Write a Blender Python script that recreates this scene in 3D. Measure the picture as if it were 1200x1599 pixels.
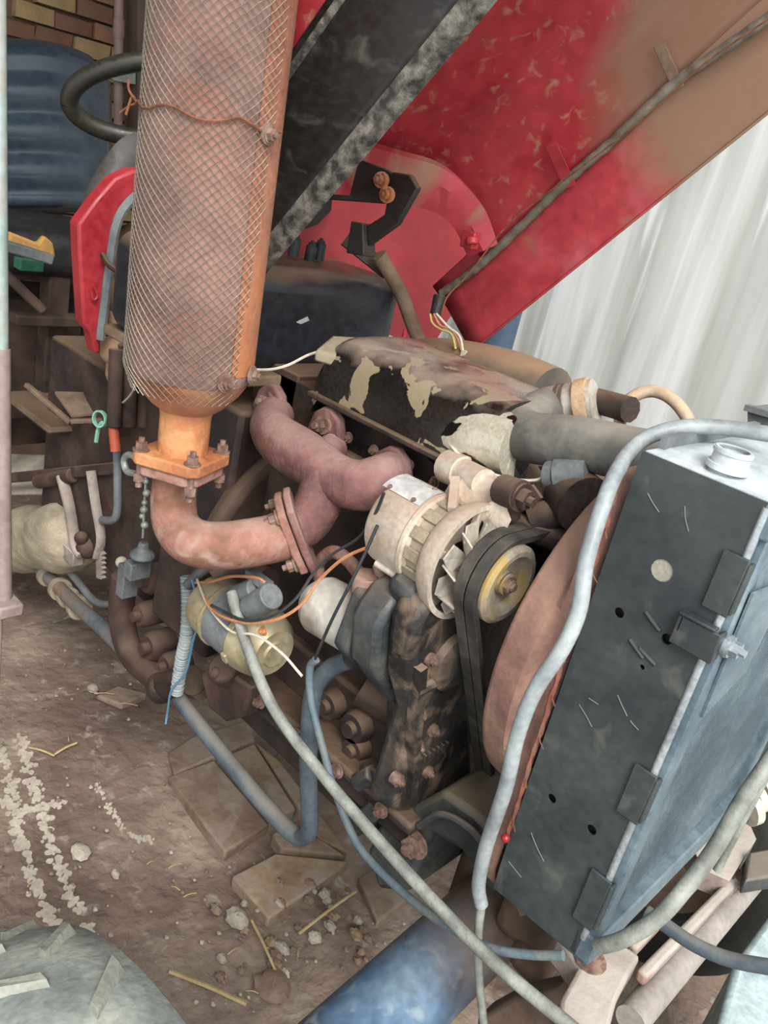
import bpy, bmesh, math, random
import numpy as np
from mathutils import Vector, Matrix
random.seed(7)
S = bpy.context.scene
for o in list(bpy.data.objects): bpy.data.objects.remove(o)
C = S.collection

# ------------------------------------------------------------------ camera
EYE = 1.65                                   # metres above the ground
FPX, ROLL, PITCH, AZ = 1290., math.radians(13.3), math.radians(22), math.radians(50.5)
_D = np.array([-math.sin(ROLL)*math.cos(PITCH), -math.cos(ROLL)*math.cos(PITCH), math.sin(PITCH)])
_U = -_D; _z = np.array([0, 0, 1.]); _H = _z-_U*(_z@_U); _H /= np.linalg.norm(_H)
_R = np.cross(_U, _H); _R = _R if _R[0] > 0 else -_R
_L = math.cos(AZ)*_H-math.sin(AZ)*_R; _Y = math.sin(AZ)*_H+math.cos(AZ)*_R
MW = np.array([-_L, _Y, _U])                 # rows: world X (tractor forward), Y (far side), Z, in camera axes
cd = bpy.data.cameras.new('camera'); cam = bpy.data.objects.new('camera', cd); C.objects.link(cam)
cd.sensor_fit = 'VERTICAL'; cd.sensor_height = 36; cd.lens = FPX/1599*36; cd.clip_start = .02
m = Matrix.Identity(4)
for i in range(3):
    m[i][0] = MW[i][0]; m[i][1] = MW[i][1]; m[i][2] = -MW[i][2]
m[2][3] = EYE
cam.matrix_world = m; S.camera = cam

def P(px, py, y=None, x=None, z=None):
    """the point of the real plane y / x / z (metres from the eye) seen along a photo direction"""
    r = MW@np.array([(px-600)/FPX, -(py-799.5)/FPX, 1.])
    t = y/r[1] if y is not None else (x/r[0] if x is not None else z/r[2])
    r = r*t
    return Vector((r[0], r[1], r[2]+EYE))
def W(x, y, z): return Vector((x, y, z+EYE))

# ------------------------------------------------------------------ world and light
w = bpy.data.worlds.new('sky'); S.world = w; w.use_nodes = True
bg = w.node_tree.nodes['Background']; bg.inputs[0].default_value = (.90, .96, 1, 1); bg.inputs[1].default_value = 1.1
sl = bpy.data.lights.new('sun', 'SUN'); sun = bpy.data.objects.new('sun', sl); C.objects.link(sun)
sl.energy = 3.0; sl.angle = math.radians(25); sl.color = (1, .97, .92)
sun.rotation_euler = Vector((-.75, .55, -1.0)).to_track_quat('-Z', 'Y').to_euler()
al = bpy.data.lights.new('open_gate', 'AREA'); ao = bpy.data.objects.new('open_gate', al); C.objects.link(ao)
al.shape = 'RECTANGLE'; al.size = 2.2; al.size_y = 2.2; al.energy = 70; al.color = (1, .98, .95)
ao.location = (1.9, -.9, 2.9); ao.rotation_euler = Vector((-2.7, 1.9, -1.9)).to_track_quat('-Z', 'Y').to_euler()
S.view_settings.view_transform = 'Standard'; S.view_settings.look = 'None'
S.view_settings.gamma = 1; S.view_settings.use_curve_mapping = False; S.view_settings.exposure = 0.28

# ------------------------------------------------------------------ materials
def lin(h):
    c = [int(h[i:i+2], 16)/255 for i in (0, 2, 4)]
    return tuple((v/12.92 if v <= .04045 else ((v+.055)/1.055)**2.4) for v in c)+(1,)
MATS = {}
def mat(name, cols, scale=12, rough=.7, metal=0., bump=.25, bscale=None, lo=.35, hi=.65, dust=None, dlo=.3, dhi=.9,
        spec=None, spot=None, slo=.62, shi=.66, sscale=30, stretch=None, coat=0, grad=None, bd=.004):
    """noise-mixed colours, optional dust settled on upward faces, optional chips (spot)"""
    if name in MATS: return MATS[name]
    mt = bpy.data.materials.new(name); mt.use_nodes = True; N = mt.node_tree.nodes; L = mt.node_tree.links
    b = N['Principled BSDF']; tc = N.new('ShaderNodeTexCoord'); mp = N.new('ShaderNodeMapping')
    L.new(tc.outputs['Object'], mp.inputs[0])
    if stretch: mp.inputs['Scale'].default_value = stretch
    def noise(sc, det=7, dist=0.2):
        n = N.new('ShaderNodeTexNoise'); n.inputs['Scale'].default_value = sc; n.inputs['Detail'].default_value = det
        n.inputs['Distortion'].default_value = dist; L.new(mp.outputs[0], n.inputs['Vector']); return n
    n1 = noise(scale); r = N.new('ShaderNodeValToRGB'); L.new(n1.outputs[0], r.inputs[0])
    e = r.color_ramp.elements; k = len(cols)
    e[0].position = lo; e[0].color = lin(cols[0]); e[1].position = hi; e[1].color = lin(cols[-1])
    for i in range(1, k-1):
        q = e.new(lo+(hi-lo)*i/(k-1)); q.color = lin(cols[i])
    out = r.outputs[0]
    def mix(f, a, c):
        mx = N.new('ShaderNodeMix'); mx.data_type = 'RGBA'; L.new(f, mx.inputs[0]); L.new(a, mx.inputs[6])
        mx.inputs[7].default_value = lin(c); return mx.outputs[2]
    # fine speckle
    n2 = noise(scale*9, 4); sp = N.new('ShaderNodeMapRange'); sp.inputs[1].default_value = .3; sp.inputs[2].default_value = .7
    sp.inputs[3].default_value = .86; sp.inputs[4].default_value = 1.14; L.new(n2.outputs[0], sp.inputs[0])
    vm = N.new('ShaderNodeVectorMath'); vm.operation = 'SCALE'; L.new(out, vm.inputs[0]); L.new(sp.outputs[0], vm.inputs['Scale'])
    out = vm.outputs[0]
    if spot:
        n3 = noise(sscale, 5, .6); s = N.new('ShaderNodeMapRange'); s.inputs[1].default_value = slo; s.inputs[2].default_value = shi
        L.new(n3.outputs[0], s.inputs[0]); out = mix(s.outputs[0], out, spot)
    if grad:      # dirt that thickens along one direction of the part
        gv, g0, g1, gc_ = grad; dp = N.new('ShaderNodeVectorMath'); dp.operation = 'DOT_PRODUCT'
        L.new(tc.outputs['Object'], dp.inputs[0]); dp.inputs[1].default_value = gv; n5 = noise(scale*1.5, 6)
        a5 = N.new('ShaderNodeMath'); a5.operation = 'MULTIPLY_ADD'; L.new(n5.outputs[0], a5.inputs[0]); a5.inputs[1].default_value = (g1-g0)*1.2
        L.new(dp.outputs['Value'], a5.inputs[2]); s5 = N.new('ShaderNodeMapRange'); s5.inputs[1].default_value = g0+(g1-g0)*.6; s5.inputs[2].default_value = g1+(g1-g0)*.6
        s5.inputs[4].default_value = .9; L.new(a5.outputs[0], s5.inputs[0]); out = mix(s5.outputs[0], out, gc_)
    if dust:
        g = N.new('ShaderNodeNewGeometry'); sx = N.new('ShaderNodeSeparateXYZ'); L.new(g.outputs['Normal'], sx.inputs[0])
        n4 = noise(scale*.8, 6); ad = N.new('ShaderNodeMath'); ad.operation = 'MULTIPLY_ADD'
        L.new(n4.outputs[0], ad.inputs[0]); ad.inputs[1].default_value = 1.4; L.new(sx.outputs[2], ad.inputs[2])
        s = N.new('ShaderNodeMapRange'); s.inputs[1].default_value = dlo+.5; s.inputs[2].default_value = dhi+.7; s.inputs[4].default_value = .85
        L.new(ad.outputs[0], s.inputs[0]); out = mix(s.outputs[0], out, dust)
    L.new(out, b.inputs['Base Color'])
    rr = N.new('ShaderNodeMapRange'); rr.inputs[1].default_value = .3; rr.inputs[2].default_value = .7
    rr.inputs[3].default_value = max(.05, rough-.12); rr.inputs[4].default_value = min(1, rough+.15)
    L.new(n2.outputs[0], rr.inputs[0]); L.new(rr.outputs[0], b.inputs['Roughness'])
    b.inputs['Metallic'].default_value = metal
    if coat: b.inputs['Coat Weight'].default_value = coat; b.inputs['Coat Roughness'].default_value = .25
    if spec is not None: b.inputs['Specular IOR Level'].default_value = spec
    bn = noise(bscale or scale*5, 5); bp = N.new('ShaderNodeBump'); bp.inputs['Strength'].default_value = bump
    bp.inputs['Distance'].default_value = bd; L.new(bn.outputs[0], bp.inputs['Height']); L.new(bp.outputs[0], b.inputs['Normal'])
    MATS[name] = mt; return mt

RUST_O = mat('rust_orange', ['85503a', 'ab6d43', 'c08a5c'], 14, .75, .1, .35, spot='a8745c', slo=.5, shi=.7, sscale=9)
RUST_P = mat('rust_pink', ['74503f', '8d6356', '9d7567'], 16, .85, 0, .5, spot='9c7f74', slo=.52, shi=.7, sscale=30, dust='a58c7e', dlo=.8, dhi=1.4)
MANIF = mat('manifold_maroon', ['573937', '6f4a47', '83605a'], 18, .82, 0, .5, spot='85563e', slo=.58, shi=.75, sscale=12, dust='9c8078', dlo=.55, dhi=1.2)
MUFF = mat('muffler_skin', ['6b5048', '82665c', '957468'], 9, .75, .1, .3, spot='94583c', slo=.54, shi=.74, sscale=6)
WIRE = mat('galvanised_wire', ['7c746c', '968c80'], 30, .5, .4, .1)
RUSTWIRE = mat('rusty_wire', ['5e3a2a', '83543a'], 60, .8, .1, .1)
BOLT = mat('rusty_bolt', ['5f483e', '7a6054', '927a6e'], 60, .75, .2, .3)
DARK = mat('oily_dark_iron', ['1f1b1a', '332a27', '43352f'], 11, .65, .2, .5, dust='6f5a48', dlo=.35, dhi=1.0)
BLOCK = mat('grimy_block', ['2a211f', '3a2c28', '4d3b32'], 9, .75, .1, .6, dust='7a6450', dlo=.3, dhi=.9)
REDBROWN = mat('redbrown_iron', ['2c1f1c', '44302a', '584238'], 10, .85, 0, .5, dust='6e5a4c', dlo=.4, dhi=1.1)
GREYCASE = mat('blue_grey_casting', ['282b2e', '3c4042', '55554f'], 12, .55, .2, .4, dust='86786a', dlo=.4, dhi=1.1)
TIMING = mat('timing_cover_dirt', ['1f1d1c', '302e2d', '453f3a'], 9, .5, .1, .8, spot='84705e', slo=.50, shi=.74, sscale=22, dust='8c7a68', dlo=.45, dhi=1.1)
VALVE = mat('peeling_valve_cover', ['141210', '1c1a18'], 20, .28, .1, .12, spot='8a7f66', slo=.548, shi=.556, sscale=15, dust='97887a', dlo=.82, dhi=1.12, coat=.4)
SILVER = mat('dusty_aluminium', ['a19a90', 'b9b2a6', 'c8c1b2'], 14, .4, .35, .2, dust='a99580', dlo=.7, dhi=1.3)
ALTER = mat('alternator_alloy', ['b3a595', 'c4b6a5', 'cfc6b8'], 16, .55, .2, .2, dust='b39a88', dlo=.5, dhi=1.1)
LABEL = mat('alloy_plate', ['b9b9b8', 'c6c5c2'], 9, .5, .3, .1)
YELLOW = mat('yellow_zinc', ['8f8468', 'ab9f80', 'bdb296'], 9, .42, .4, .15, dust='a0937c', dlo=.6, dhi=1.2)
GREYPL = mat('grey_paint', ['5e6264', '75787a'], 18, .6, .1, .2)
RUBBER = mat('dusty_rubber', ['2b2825', '3c3833', '4f4a42'], 22, .75, 0, .3)
HOSE = mat('dusty_hose', ['4c4a46', '62605a', '74716a'], 13, .7, 0, .2, dust='8f877a', dlo=.6, dhi=1.3)
CABLE = mat('grey_cable_skin', ['73787a', '8a9092', '9aa0a0'], 16, .5, 0, .1)
CABLE2 = mat('grey_green_cable', ['63655f', '7a7d76', '8c8e86'], 30, .6, 0, .2)
BLUEH = mat('blue_hose', ['3a444c', '49545c', '5a6367'], 20, .6, 0, .15, dust='857c70', dlo=.6, dhi=1.3)
PANEL = mat('black_panel', ['2b2f31', '34393a', '3d4241'], 8, .5, 0, .12, spot='55564f', slo=.60, shi=.76, sscale=20, spec=.4)
PANELF = mat('tank_plate', ['8e989e', 'aab3b8', 'c0c6c8'], 8, .33, .1, .08)
SILVEDGE = mat('worn_bright_edge', ['9aa2a6', 'b9c0c2'], 22, .3, .6, .1)
CORE = mat('radiator_core', ['56666f', '66767f', '77858b'], 11, .55, .3, .3)
SHROUD = mat('shroud_rust', ['6e5148', '806054', '91705f'], 16, .85, 0, .3, dust='a08470', dlo=.6, dhi=1.2)
GASK = mat('red_gasket', ['5a3a30', '7c4638', '6c5548'], 30, .85, 0, .4)
TANK = mat('black_tank', ['202226', '282b31'], 5, .38, 0, .06, dust='7c6450', dlo=.62, dhi=.95)
RED = mat('red_hood_paint', ['88202a', '98262e', 'a2383c'], 3.5, .5, 0, .12, spot='a06a58', slo=.58, shi=.74, sscale=42, stretch=(1, 1, 1), grad=((.649, 2.4, .76), 2.03, 2.15, '7a614c'))
REDD = mat('red_dusty_paint', ['90242c', 'a0323a', 'ac5054'], 5, .6, 0, .15, spot='8c6450', slo=.58, shi=.68, sscale=7, grad=((.649, 0, .76), 1.40, 1.48, '806a54'))
REDP = mat('red_cowl', ['97242e', 'a83238'], 6, .45, 0, .05)
BLACKP = mat('black_side_panel', ['1b1918', '262321'], 10, .45, 0, .15, spot='4c4944', slo=.57, shi=.8, sscale=34, stretch=(.6, 1, 1))
BLACKM = mat('matte_black', ['201c1a', '2b2624'], 12, .6, 0, .2, dust='6b5848', dlo=.5, dhi=1.1)
EDGE = mat('dusty_edge', ['2b2926', '57534d', '7b766c'], 70, .8, .1, .3)
BROWND = mat('brown_dust', ['5c4a3c', '74604f', '88725d'], 12, .95, 0, .5)
VINYL = mat('seat_vinyl', ['303b47', '3a4652'], 4, .24, 0, .015, coat=.4)
WHEELP = mat('wheel_rim_black', ['24231d', '2f2d25'], 9, .4, 0, .05)
COWLB = mat('cowl_black', ['3f3b37', '4a4642'], 8, .6, 0, .1)
GREENPOST = mat('post_paint', ['8fa39c', '9fb0a8', 'a58f8c'], 5, .55, .1, .15)
PINKPOST = mat('post_pink', ['8e7c78', 'a08e88'], 6, .6, 0, .2)
DIRT = mat('packed_dirt', ['5d4d43', '7a695d', '978979'], 2.4, .97, 0, 1.0, bscale=24, spot='a2978a', slo=.58, shi=.78, sscale=20, bd=.016)
CLAYB = mat('ground_brick', ['6b5848', '7c6a5a', '8f8070'], 7, .95, 0, .8, bscale=30, bd=.008, spot='8b7d70', slo=.5, shi=.62, sscale=10)
CLAYB2 = mat('ground_brick_tan', ['74604c', '89745e', '96856f'], 7, .95, 0, .8, bscale=30, bd=.008, spot='8b7d70', slo=.52, shi=.62, sscale=9)
CEMENT = mat('cement_splash', ['a39a8c', 'bab1a2'], 12, .95, 0, .6)
STONE = mat('pale_stone', ['8a8276', 'a39b8e'], 20, .9, 0, .5)
STRAW = mat('straw', ['a08a62', 'b8a37a'], 30, .8, 0, .1)
MORTAR = mat('mortar', ['5d4a3b', '70594a'], 12, .95, 0, .5)
BR1 = mat('wall_brick_red', ['7a5540', '8a6249'], 6, .9, 0, .4)
BR2 = mat('wall_brick_tan', ['8d7352', 'a08660'], 6, .9, 0, .4)
BR3 = mat('wall_brick_brown', ['6b4b38', '765441'], 6, .9, 0, .4)
WALLC = mat('streaked_plaster', ['a2a8a2', 'b4b8b2', 'dcdfdc', 'b2b6b0', 'c4c8c4'], 1.3, .9, 0, .1, lo=.3, hi=.7, stretch=(2.4, 1, .16), spot='e2e5e4', slo=.56, shi=.60, sscale=2.6)
TUBE = mat('blue_axle_paint', ['40566a', '58708a', '6f8698'], 7, .38, .2, .15, spot='8a9aa4', slo=.58, shi=.7, sscale=26, grad=((0, 1, 0), -.28, -.10, '75604f'))
CARRIER = mat('muddy_axle', ['4f3e33', '604d40', '75604f'], 9, .9, 0, .5)
FRAMER = mat('dusty_pink_frame', ['6f625c', '8d8078', 'a3988f'], 13, .85, 0, .5, spot='8a6658', slo=.55, shi=.7, sscale=10, dust='b0a69c', dlo=.4, dhi=1.)
TYREM = mat('dusty_tyre', ['6f7672', '888e88', '9ea096'], 12, .9, 0, .6)
LUGM = mat('tyre_lug', ['7f8278', '95958a'], 16, .85, 0, .4)
PALEB = mat('pale_blue_concrete', ['93a4a6', 'adbcbc', '86989c'], 14, .85, 0, .3)
SACKM = mat('beige_sack', ['8e8472', 'a0957f', 'ada28c'], 12, .9, 0, .8, bscale=22, stretch=(1, 1, 2.5))
BOARD = mat('pale_board', ['b3aa9a', 'c0b8a8'], 8, .8, 0, .1)
ORANGE = mat('orange_wire', ['a8714a', 'b98560'], 20, .5, 0, .05)
WHITEW = mat('white_wire', ['b8b0a0', 'c9c2b2'], 20, .5, 0, .05)
BLACKW = mat('black_wire', ['26282a', '34383b'], 20, .5, 0, .05)
YELW = mat('yellow_wire', ['b39a58', 'c4ac6a'], 20, .5, 0, .05)
REDW = mat('red_hose', ['a82330', 'b83040'], 20, .5, 0, .05)
KNOB = mat('tan_knob', ['8f7456', 'a88b68'], 9, .7, 0, .2)
LEATH = mat('ochre_cloth', ['a07840', 'b58b50'], 9, .85, 0, .3)
GREENM = mat('green_paint', ['2c6a52', '3c7a60'], 9, .6, 0, .1)
MINT = mat('mint_ring', ['6fa890', '88b8a2'], 9, .5, 0, .1)
ORG = mat('orange_grip', ['a8452c', 'b86044'], 9, .6, 0, .1)
GALV = mat('galvanised_link', ['8a9088', 'a0a69e'], 20, .5, .4, .2)
SHADEM = mat('shade_slab_sheet', ['5a4e44', '6a5d50'], 4, .9, 0, .1)
GLASSL = mat('plastic_lens', ['701818', '902420'], 9, .3, 0, .0)

# ------------------------------------------------------------------ geometry builder
def basis(a):
    a = Vector(a).normalized(); t = Vector((0, 0, 1)) if abs(a.z) < .9 else Vector((1, 0, 0))
    u = a.cross(t).normalized(); return u, a.cross(u).normalized(), a
def smooth_path(pts, k=6):
    pts = [Vector(p) for p in pts]
    if len(pts) < 3: return pts
    q = [pts[0]*2-pts[1]]+pts+[pts[-1]*2-pts[-2]]; out = []
    for i in range(1, len(q)-2):
        p0, p1, p2, p3 = q[i-1:i+3]
        for j in range(k):
            t = j/k
            out.append(.5*((2*p1)+(p2-p0)*t+(2*p0-5*p1+4*p2-p3)*t*t+(3*p1-p0-3*p2+p3)*t**3))
    out.append(pts[-1]); return out
class G:
    def __init__(s): s.v = []; s.f = []
    def add(s, v, f):
        n = len(s.v); s.v += [Vector(p) for p in v]; s.f += [tuple(i+n for i in q) for q in f]; return s
    def box(s, c, d, ax=None):
        c = Vector(c); ax = ax or (Vector((1, 0, 0)), Vector((0, 1, 0)), Vector((0, 0, 1))); v = []
        for i in (-1, 1):
            for j in (-1, 1):
                for k in (-1, 1): v.append(c+ax[0]*(i*d[0]/2)+ax[1]*(j*d[1]/2)+ax[2]*(k*d[2]/2))
        return s.add(v, [(0, 1, 3, 2), (4, 6, 7, 5), (0, 4, 5, 1), (2, 3, 7, 6), (0, 2, 6, 4), (1, 5, 7, 3)])
    def bar(s, a, b, w, h, up=(0, 0, 1)):
        a, b = Vector(a), Vector(b); d = b-a; u = d.normalized(); sd = u.cross(Vector(up)).normalized(); n = sd.cross(u)
        return s.box((a+b)/2, (d.length, w, h), (u, sd, n))
    def lathe(s, o, axis, prof, n=24, caps=True, a0=0, a1=None):
        u, v, a = basis(axis); o = Vector(o); vs = []; k = len(prof); full = a1 is None
        m_ = n if full else n+1
        for t, r in prof:
            for i in range(m_):
                th = (2*math.pi*i/n) if full else a0+(a1-a0)*i/n
                vs.append(o+a*t+(u*math.cos(th)+v*math.sin(th))*r)
        fs = []
        for j in range(k-1):
            for i in range(n if full else n):
                i2 = (i+1) % n if full else i+1
                fs.append((j*m_+i, j*m_+i2, (j+1)*m_+i2, (j+1)*m_+i))
        if caps and full:
            if prof[0][1] > 1e-6: fs.append(tuple(range(m_-1, -1, -1)))
            if prof[-1][1] > 1e-6: fs.append(tuple((k-1)*m_+i for i in range(m_)))
        return s.add(vs, fs)
    def cyl(s, a, b, r, r1=None, n=18):
        a, b = Vector(a), Vector(b); return s.lathe(a, b-a, [(0, r), ((b-a).length, r if r1 is None else r1)], n)
    def ring(s, a, b, ro, ri, n=28):
        a, b = Vector(a), Vector(b); L = (b-a).length
        return s.lathe(a, b-a, [(0, ri), (0, ro), (L, ro), (L, ri), (0, ri)], n, False)
    def hexb(s, o, ax, r=.009, h=.008, w=True):
        o = Vector(o); ax = Vector(ax).normalized()
        if w: s.cyl(o, o+ax*h*.25, r*1.35, n=14)
        s.cyl(o+ax*h*.25, o+ax*h*1.2, r, n=6); return s.cyl(o+ax*h*1.2, o+ax*h*1.9, r*.5, n=8)
    def tube(s, pts, r, n=10, k=6, rf=None, ovl=1.):
        p = smooth_path(pts, k) if k else [Vector(q) for q in pts]; N = len(p)
        t0 = (p[1]-p[0]).normalized(); u, v, _ = basis(t0); vs = []
        for i in range(N):
            t = (p[min(i+1, N-1)]-p[max(i-1, 0)]).normalized()
            u = (u-t*u.dot(t)); u = u.normalized() if u.length > 1e-6 else basis(t)[0]; v = t.cross(u)
            rr = r if rf is None else r*rf(i/(N-1))
            for j in range(n):
                th = 2*math.pi*j/n; vs.append(p[i]+u*math.cos(th)*rr+v*math.sin(th)*rr*ovl)
        fs = [(i*n+j, i*n+(j+1) % n, (i+1)*n+(j+1) % n, (i+1)*n+j) for i in range(N-1) for j in range(n)]
        fs += [tuple(range(n-1, -1, -1)), tuple((N-1)*n+j for j in range(n))]
        return s.add(vs, fs)
    def prism(s, pts, off):
        pts = [Vector(p) for p in pts]; off = Vector(off); n = len(pts)
        return s.add(pts+[p+off for p in pts], [tuple(range(n)), tuple(range(2*n-1, n-1, -1))]+[(i, i+n, (i+1) % n+n, (i+1) % n) for i in range(n)])
    def holed(s, outer, holes, off):
        """flat plate with real holes; holes = [(centre, r)] in the plane of outer"""
        outer = [Vector(p) for p in outer]; off = Vector(off); nrm = off.normalized()
        u = (outer[1]-outer[0]).normalized(); v = nrm.cross(u); loops = [outer]
        for c, r in holes: loops.append([Vector(c)+(u*math.cos(a)+v*math.sin(a))*r for a in [2*math.pi*i/14 for i in range(14)]])
        bm = bmesh.new(); ed = []
        for lp in loops:
            vv = [bm.verts.new(p) for p in lp]
            ed += [bm.edges.new((vv[i], vv[(i+1) % len(vv)])) for i in range(len(vv))]
        bmesh.ops.triangle_fill(bm, use_beauty=True, use_dissolve=False, edges=ed, normal=nrm)
        r_ = bmesh.ops.extrude_face_region(bm, geom=bm.faces[:])
        bmesh.ops.translate(bm, vec=off, verts=[q for q in r_['geom'] if isinstance(q, bmesh.types.BMVert)])
        bm.verts.index_update(); s.add([q.co.copy() for q in bm.verts], [tuple(q.index for q in f.verts) for f in bm.faces]); bm.free(); return s
    def surf(s, fn, nu, nv, th=None):
        vs = [fn(i/nu, j/nv) for i in range(nu+1) for j in range(nv+1)]; m_ = nv+1
        fs = [(i*m_+j, (i+1)*m_+j, (i+1)*m_+j+1, i*m_+j+1) for i in range(nu) for j in range(nv)]
        if th is not None:
            th = Vector(th); n = len(vs); vs = vs+[p+th for p in vs]; fs2 = [tuple(n+q for q in reversed(f)) for f in fs]
            bd = [i*m_ for i in range(nu+1)]+[nu*m_+j for j in range(1, nv+1)]+[i*m_+nv for i in range(nu-1, -1, -1)]+[j for j in range(nv-1, 0, -1)]
            fs = fs+fs2+[(bd[i], bd[(i+1) % len(bd)], bd[(i+1) % len(bd)]+n, bd[i]+n) for i in range(len(bd))]
        return s.add(vs, fs)
    def ball(s, c, r, sc=(1, 1, 1), n=14, jit=0):
        prof = [(-math.cos(math.pi*i/8), math.sin(math.pi*i/8)) for i in range(9)]; b = len(s.v)
        s.lathe((0, 0, 0), (0, 0, 1), [(t*r, q*r) for t, q in prof], n, False)
        for i in range(b, len(s.v)):
            p = s.v[i]; k_ = 1+(random.uniform(-jit, jit) if jit else 0); s.v[i] = Vector(c)+Vector((p.x*sc[0], p.y*sc[1], p.z*sc[2]))*k_
        return s

def obj(name, g, mt, parent=None, label=None, bevel=0, seg=2, ang=38, kind=None, subd=0):
    me = bpy.data.meshes.new(name); o = bpy.data.objects.new(name, me); C.objects.link(o)
    org = Vector((0, 0, 0)); q = parent
    while q is not None: org = org+q.location; q = q.parent
    if parent is None:
        xs = [p.x for p in g.v]; ys = [p.y for p in g.v]; zs = [p.z for p in g.v]
        o.location = org = Vector(((min(xs)+max(xs))/2, (min(ys)+max(ys))/2, min(zs)))
    me.from_pydata([p-org for p in g.v], [], g.f)
    bm = bmesh.new(); bm.from_mesh(me); bmesh.ops.recalc_face_normals(bm, faces=bm.faces); bm.to_mesh(me); bm.free()
    me.shade_smooth(); me.set_sharp_from_angle(angle=math.radians(ang))
    me.materials.append(mt)
    if parent is not None: o.parent = parent
    if bevel:
        b = o.modifiers.new('bevel', 'BEVEL'); b.width = bevel; b.segments = seg; b.limit_method = 'ANGLE'; b.angle_limit = math.radians(40)
    if subd:
        sb = o.modifiers.new('sub', 'SUBSURF'); sb.levels = sb.render_levels = subd
    if label: o['label'] = label
    if kind: o['kind'] = kind
    return o
def thing(name, label, cat, loc=(0, 0, 0), group=None):
    o = bpy.data.objects.new(name, None); C.objects.link(o); o.location = loc; o.empty_display_size = .1
    o['label'] = label; o['category'] = cat
    if group: o['group'] = group
    return o
def tag(o, label, cat, group=None):
    o['label'] = label; o['category'] = cat
    if group: o['group'] = group
    return o

# ================================================================== SETTING
GZ = 0.0
def hgt(x, y):
    return (math.sin(x*3.1+y*1.7)*.012+math.sin(x*7.7-y*5.3+1)*.006+math.sin(x*17+y*13)*.003)
g = G(); g.surf(lambda a, b: Vector((-7+a*9.5, -2+b*5.0, GZ-.012+hgt(-7+a*9.5, -2+b*5))), 190, 110)
floor = obj('floor', g, DIRT, kind='structure', ang=80)
floor['label'] = 'packed dirt ground with rubble and old paving bricks'
# paving bricks sunk in the dirt (top corners taken on the ground plane)
def gp(px, py, h=.0): return P(px, py, z=-EYE+h)
def floor_brick(c4, m_, h=.007):
    h = min(h, .009)
    top = [gp(a, b, h) for a, b in c4]; g = G().prism(top, (0, 0, -.05)); return obj('brick', g, m_, floor, bevel=.006)
floor_brick([(262, 1212), (335, 1186), (420, 1287), (352, 1330)], CLAYB)
floor_brick([(338, 1186), (398, 1160), (462, 1262), (422, 1284)], CLAYB2)
floor_brick([(262, 1175), (300, 1150), (392, 1122), (398, 1155), (272, 1208)], CLAYB, .014)
floor_brick([(400, 1158), (440, 1190), (545, 1330), (500, 1310)], CLAYB2, .012)
floor_brick([(362, 1368), (430, 1332), (545, 1344), (510, 1372), (420, 1434)], CLAYB2, .03)
floor_brick([(425, 1300), (470, 1290), (540, 1335), (440, 1325)], CLAYB, .012)
floor_brick([(560, 1370), (600, 1345), (640, 1400), (590, 1440)], CLAYB, .016)
floor_brick([(150, 1085), (185, 1070), (230, 1082), (190, 1100)], CLAYB, .01)
# cement splashes
def splash(pts, w, seed):
    rnd = random.Random(seed); p = smooth_path([gp(a, b, .001) for a, b in pts], 26)
    for i in range(len(p)-1):
        if math.sin(i*.37+seed)+rnd.uniform(-.5, .5) < -.75: continue
        for q in range(3):
            o_ = Vector((rnd.gauss(0, 1), rnd.gauss(0, 1), 0))*w*.27; r = w*rnd.uniform(.10, .34)
            c = p[i]+o_; c.z = .0 + hgt(c.x, c.y)-.012; n_ = 9
            gs.prism([c+Vector((math.cos(a)*r*rnd.uniform(.7, 1.2), math.sin(a)*r*rnd.uniform(.7, 1.2), .003)) for a in [2*math.pi*k/n_ for k in range(n_)]], (0, 0, -.01))
gs = G()
splash([(-40, 1090), (10, 1200), (30, 1300), (65, 1400), (110, 1480)], .032, 1)
splash([(30, 1150), (50, 1215), (75, 1290), (110, 1380), (150, 1470)], .028, 2)
splash([(-20, 1240), (40, 1260), (100, 1245)], .022, 3)
splash([(20, 1090), (60, 1115)], .03, 5)
splash([(150, 1220), (200, 1290), (240, 1300)], .015, 8)
obj('cement_splash', gs, CEMENT, floor, 'pale dried cement splashes', kind='stuff')

# brick back wall: every brick of the part in view is its own mesh
XW = -3.6
g = G().box((XW-.13, .75, 1.6), (.2, 7.5, 3.4))
wb = obj('wall_back', g, MORTAR, kind='structure'); wb['label'] = 'rough old brick wall behind the tractor'
bm_cache = []
for mt in (BR1, BR2, BR3):
    for q in range(3):
        me = bpy.data.meshes.new('brick'); gg = G().box((0, 0, 0), (.05, .148, .058)); rr = random.Random(q+3)
        vv = [Vector((p.x+rr.uniform(-.006, .006), p.y+rr.uniform(-.006, .006), p.z+rr.uniform(-.005, .005))) for p in gg.v]
        me.from_pydata(vv, [], gg.f); me.materials.append(mt); bm_cache.append(me)
def inview(pt, mx=60):
    r = Vector((pt.x, pt.y, pt.z-EYE)); c = [sum(MW[i][j]*r[i] for i in range(3)) for j in range(3)]
    if c[2] < .05: return False
    px, py = 600+FPX*c[0]/c[2], 799.5-FPX*c[1]/c[2]; return -mx < px < 1200+mx and -mx < py < 1599+mx and px < 460+mx
nb = 0
for r_ in range(46):
    for c_ in range(22):
        y = .9+c_*.158+(.079 if r_ % 2 else 0); z = .04+r_*.069
        p = Vector((XW-.012+random.uniform(-.008, .006), y, z))
        if not inview(p, 10) or nb > 298 or z > 3.2: continue
        r2 = Vector((p.x, p.y, p.z-EYE)); c = [sum(MW[i][j]*r2[i] for i in range(3)) for j in range(3)]
        if 799.5-FPX*c[1]/c[2] > 470: continue
        o = bpy.data.objects.new('brick', random.choice(bm_cache)); C.objects.link(o); o.parent = wb
        o.location = p-wb.location; nb += 1
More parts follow.
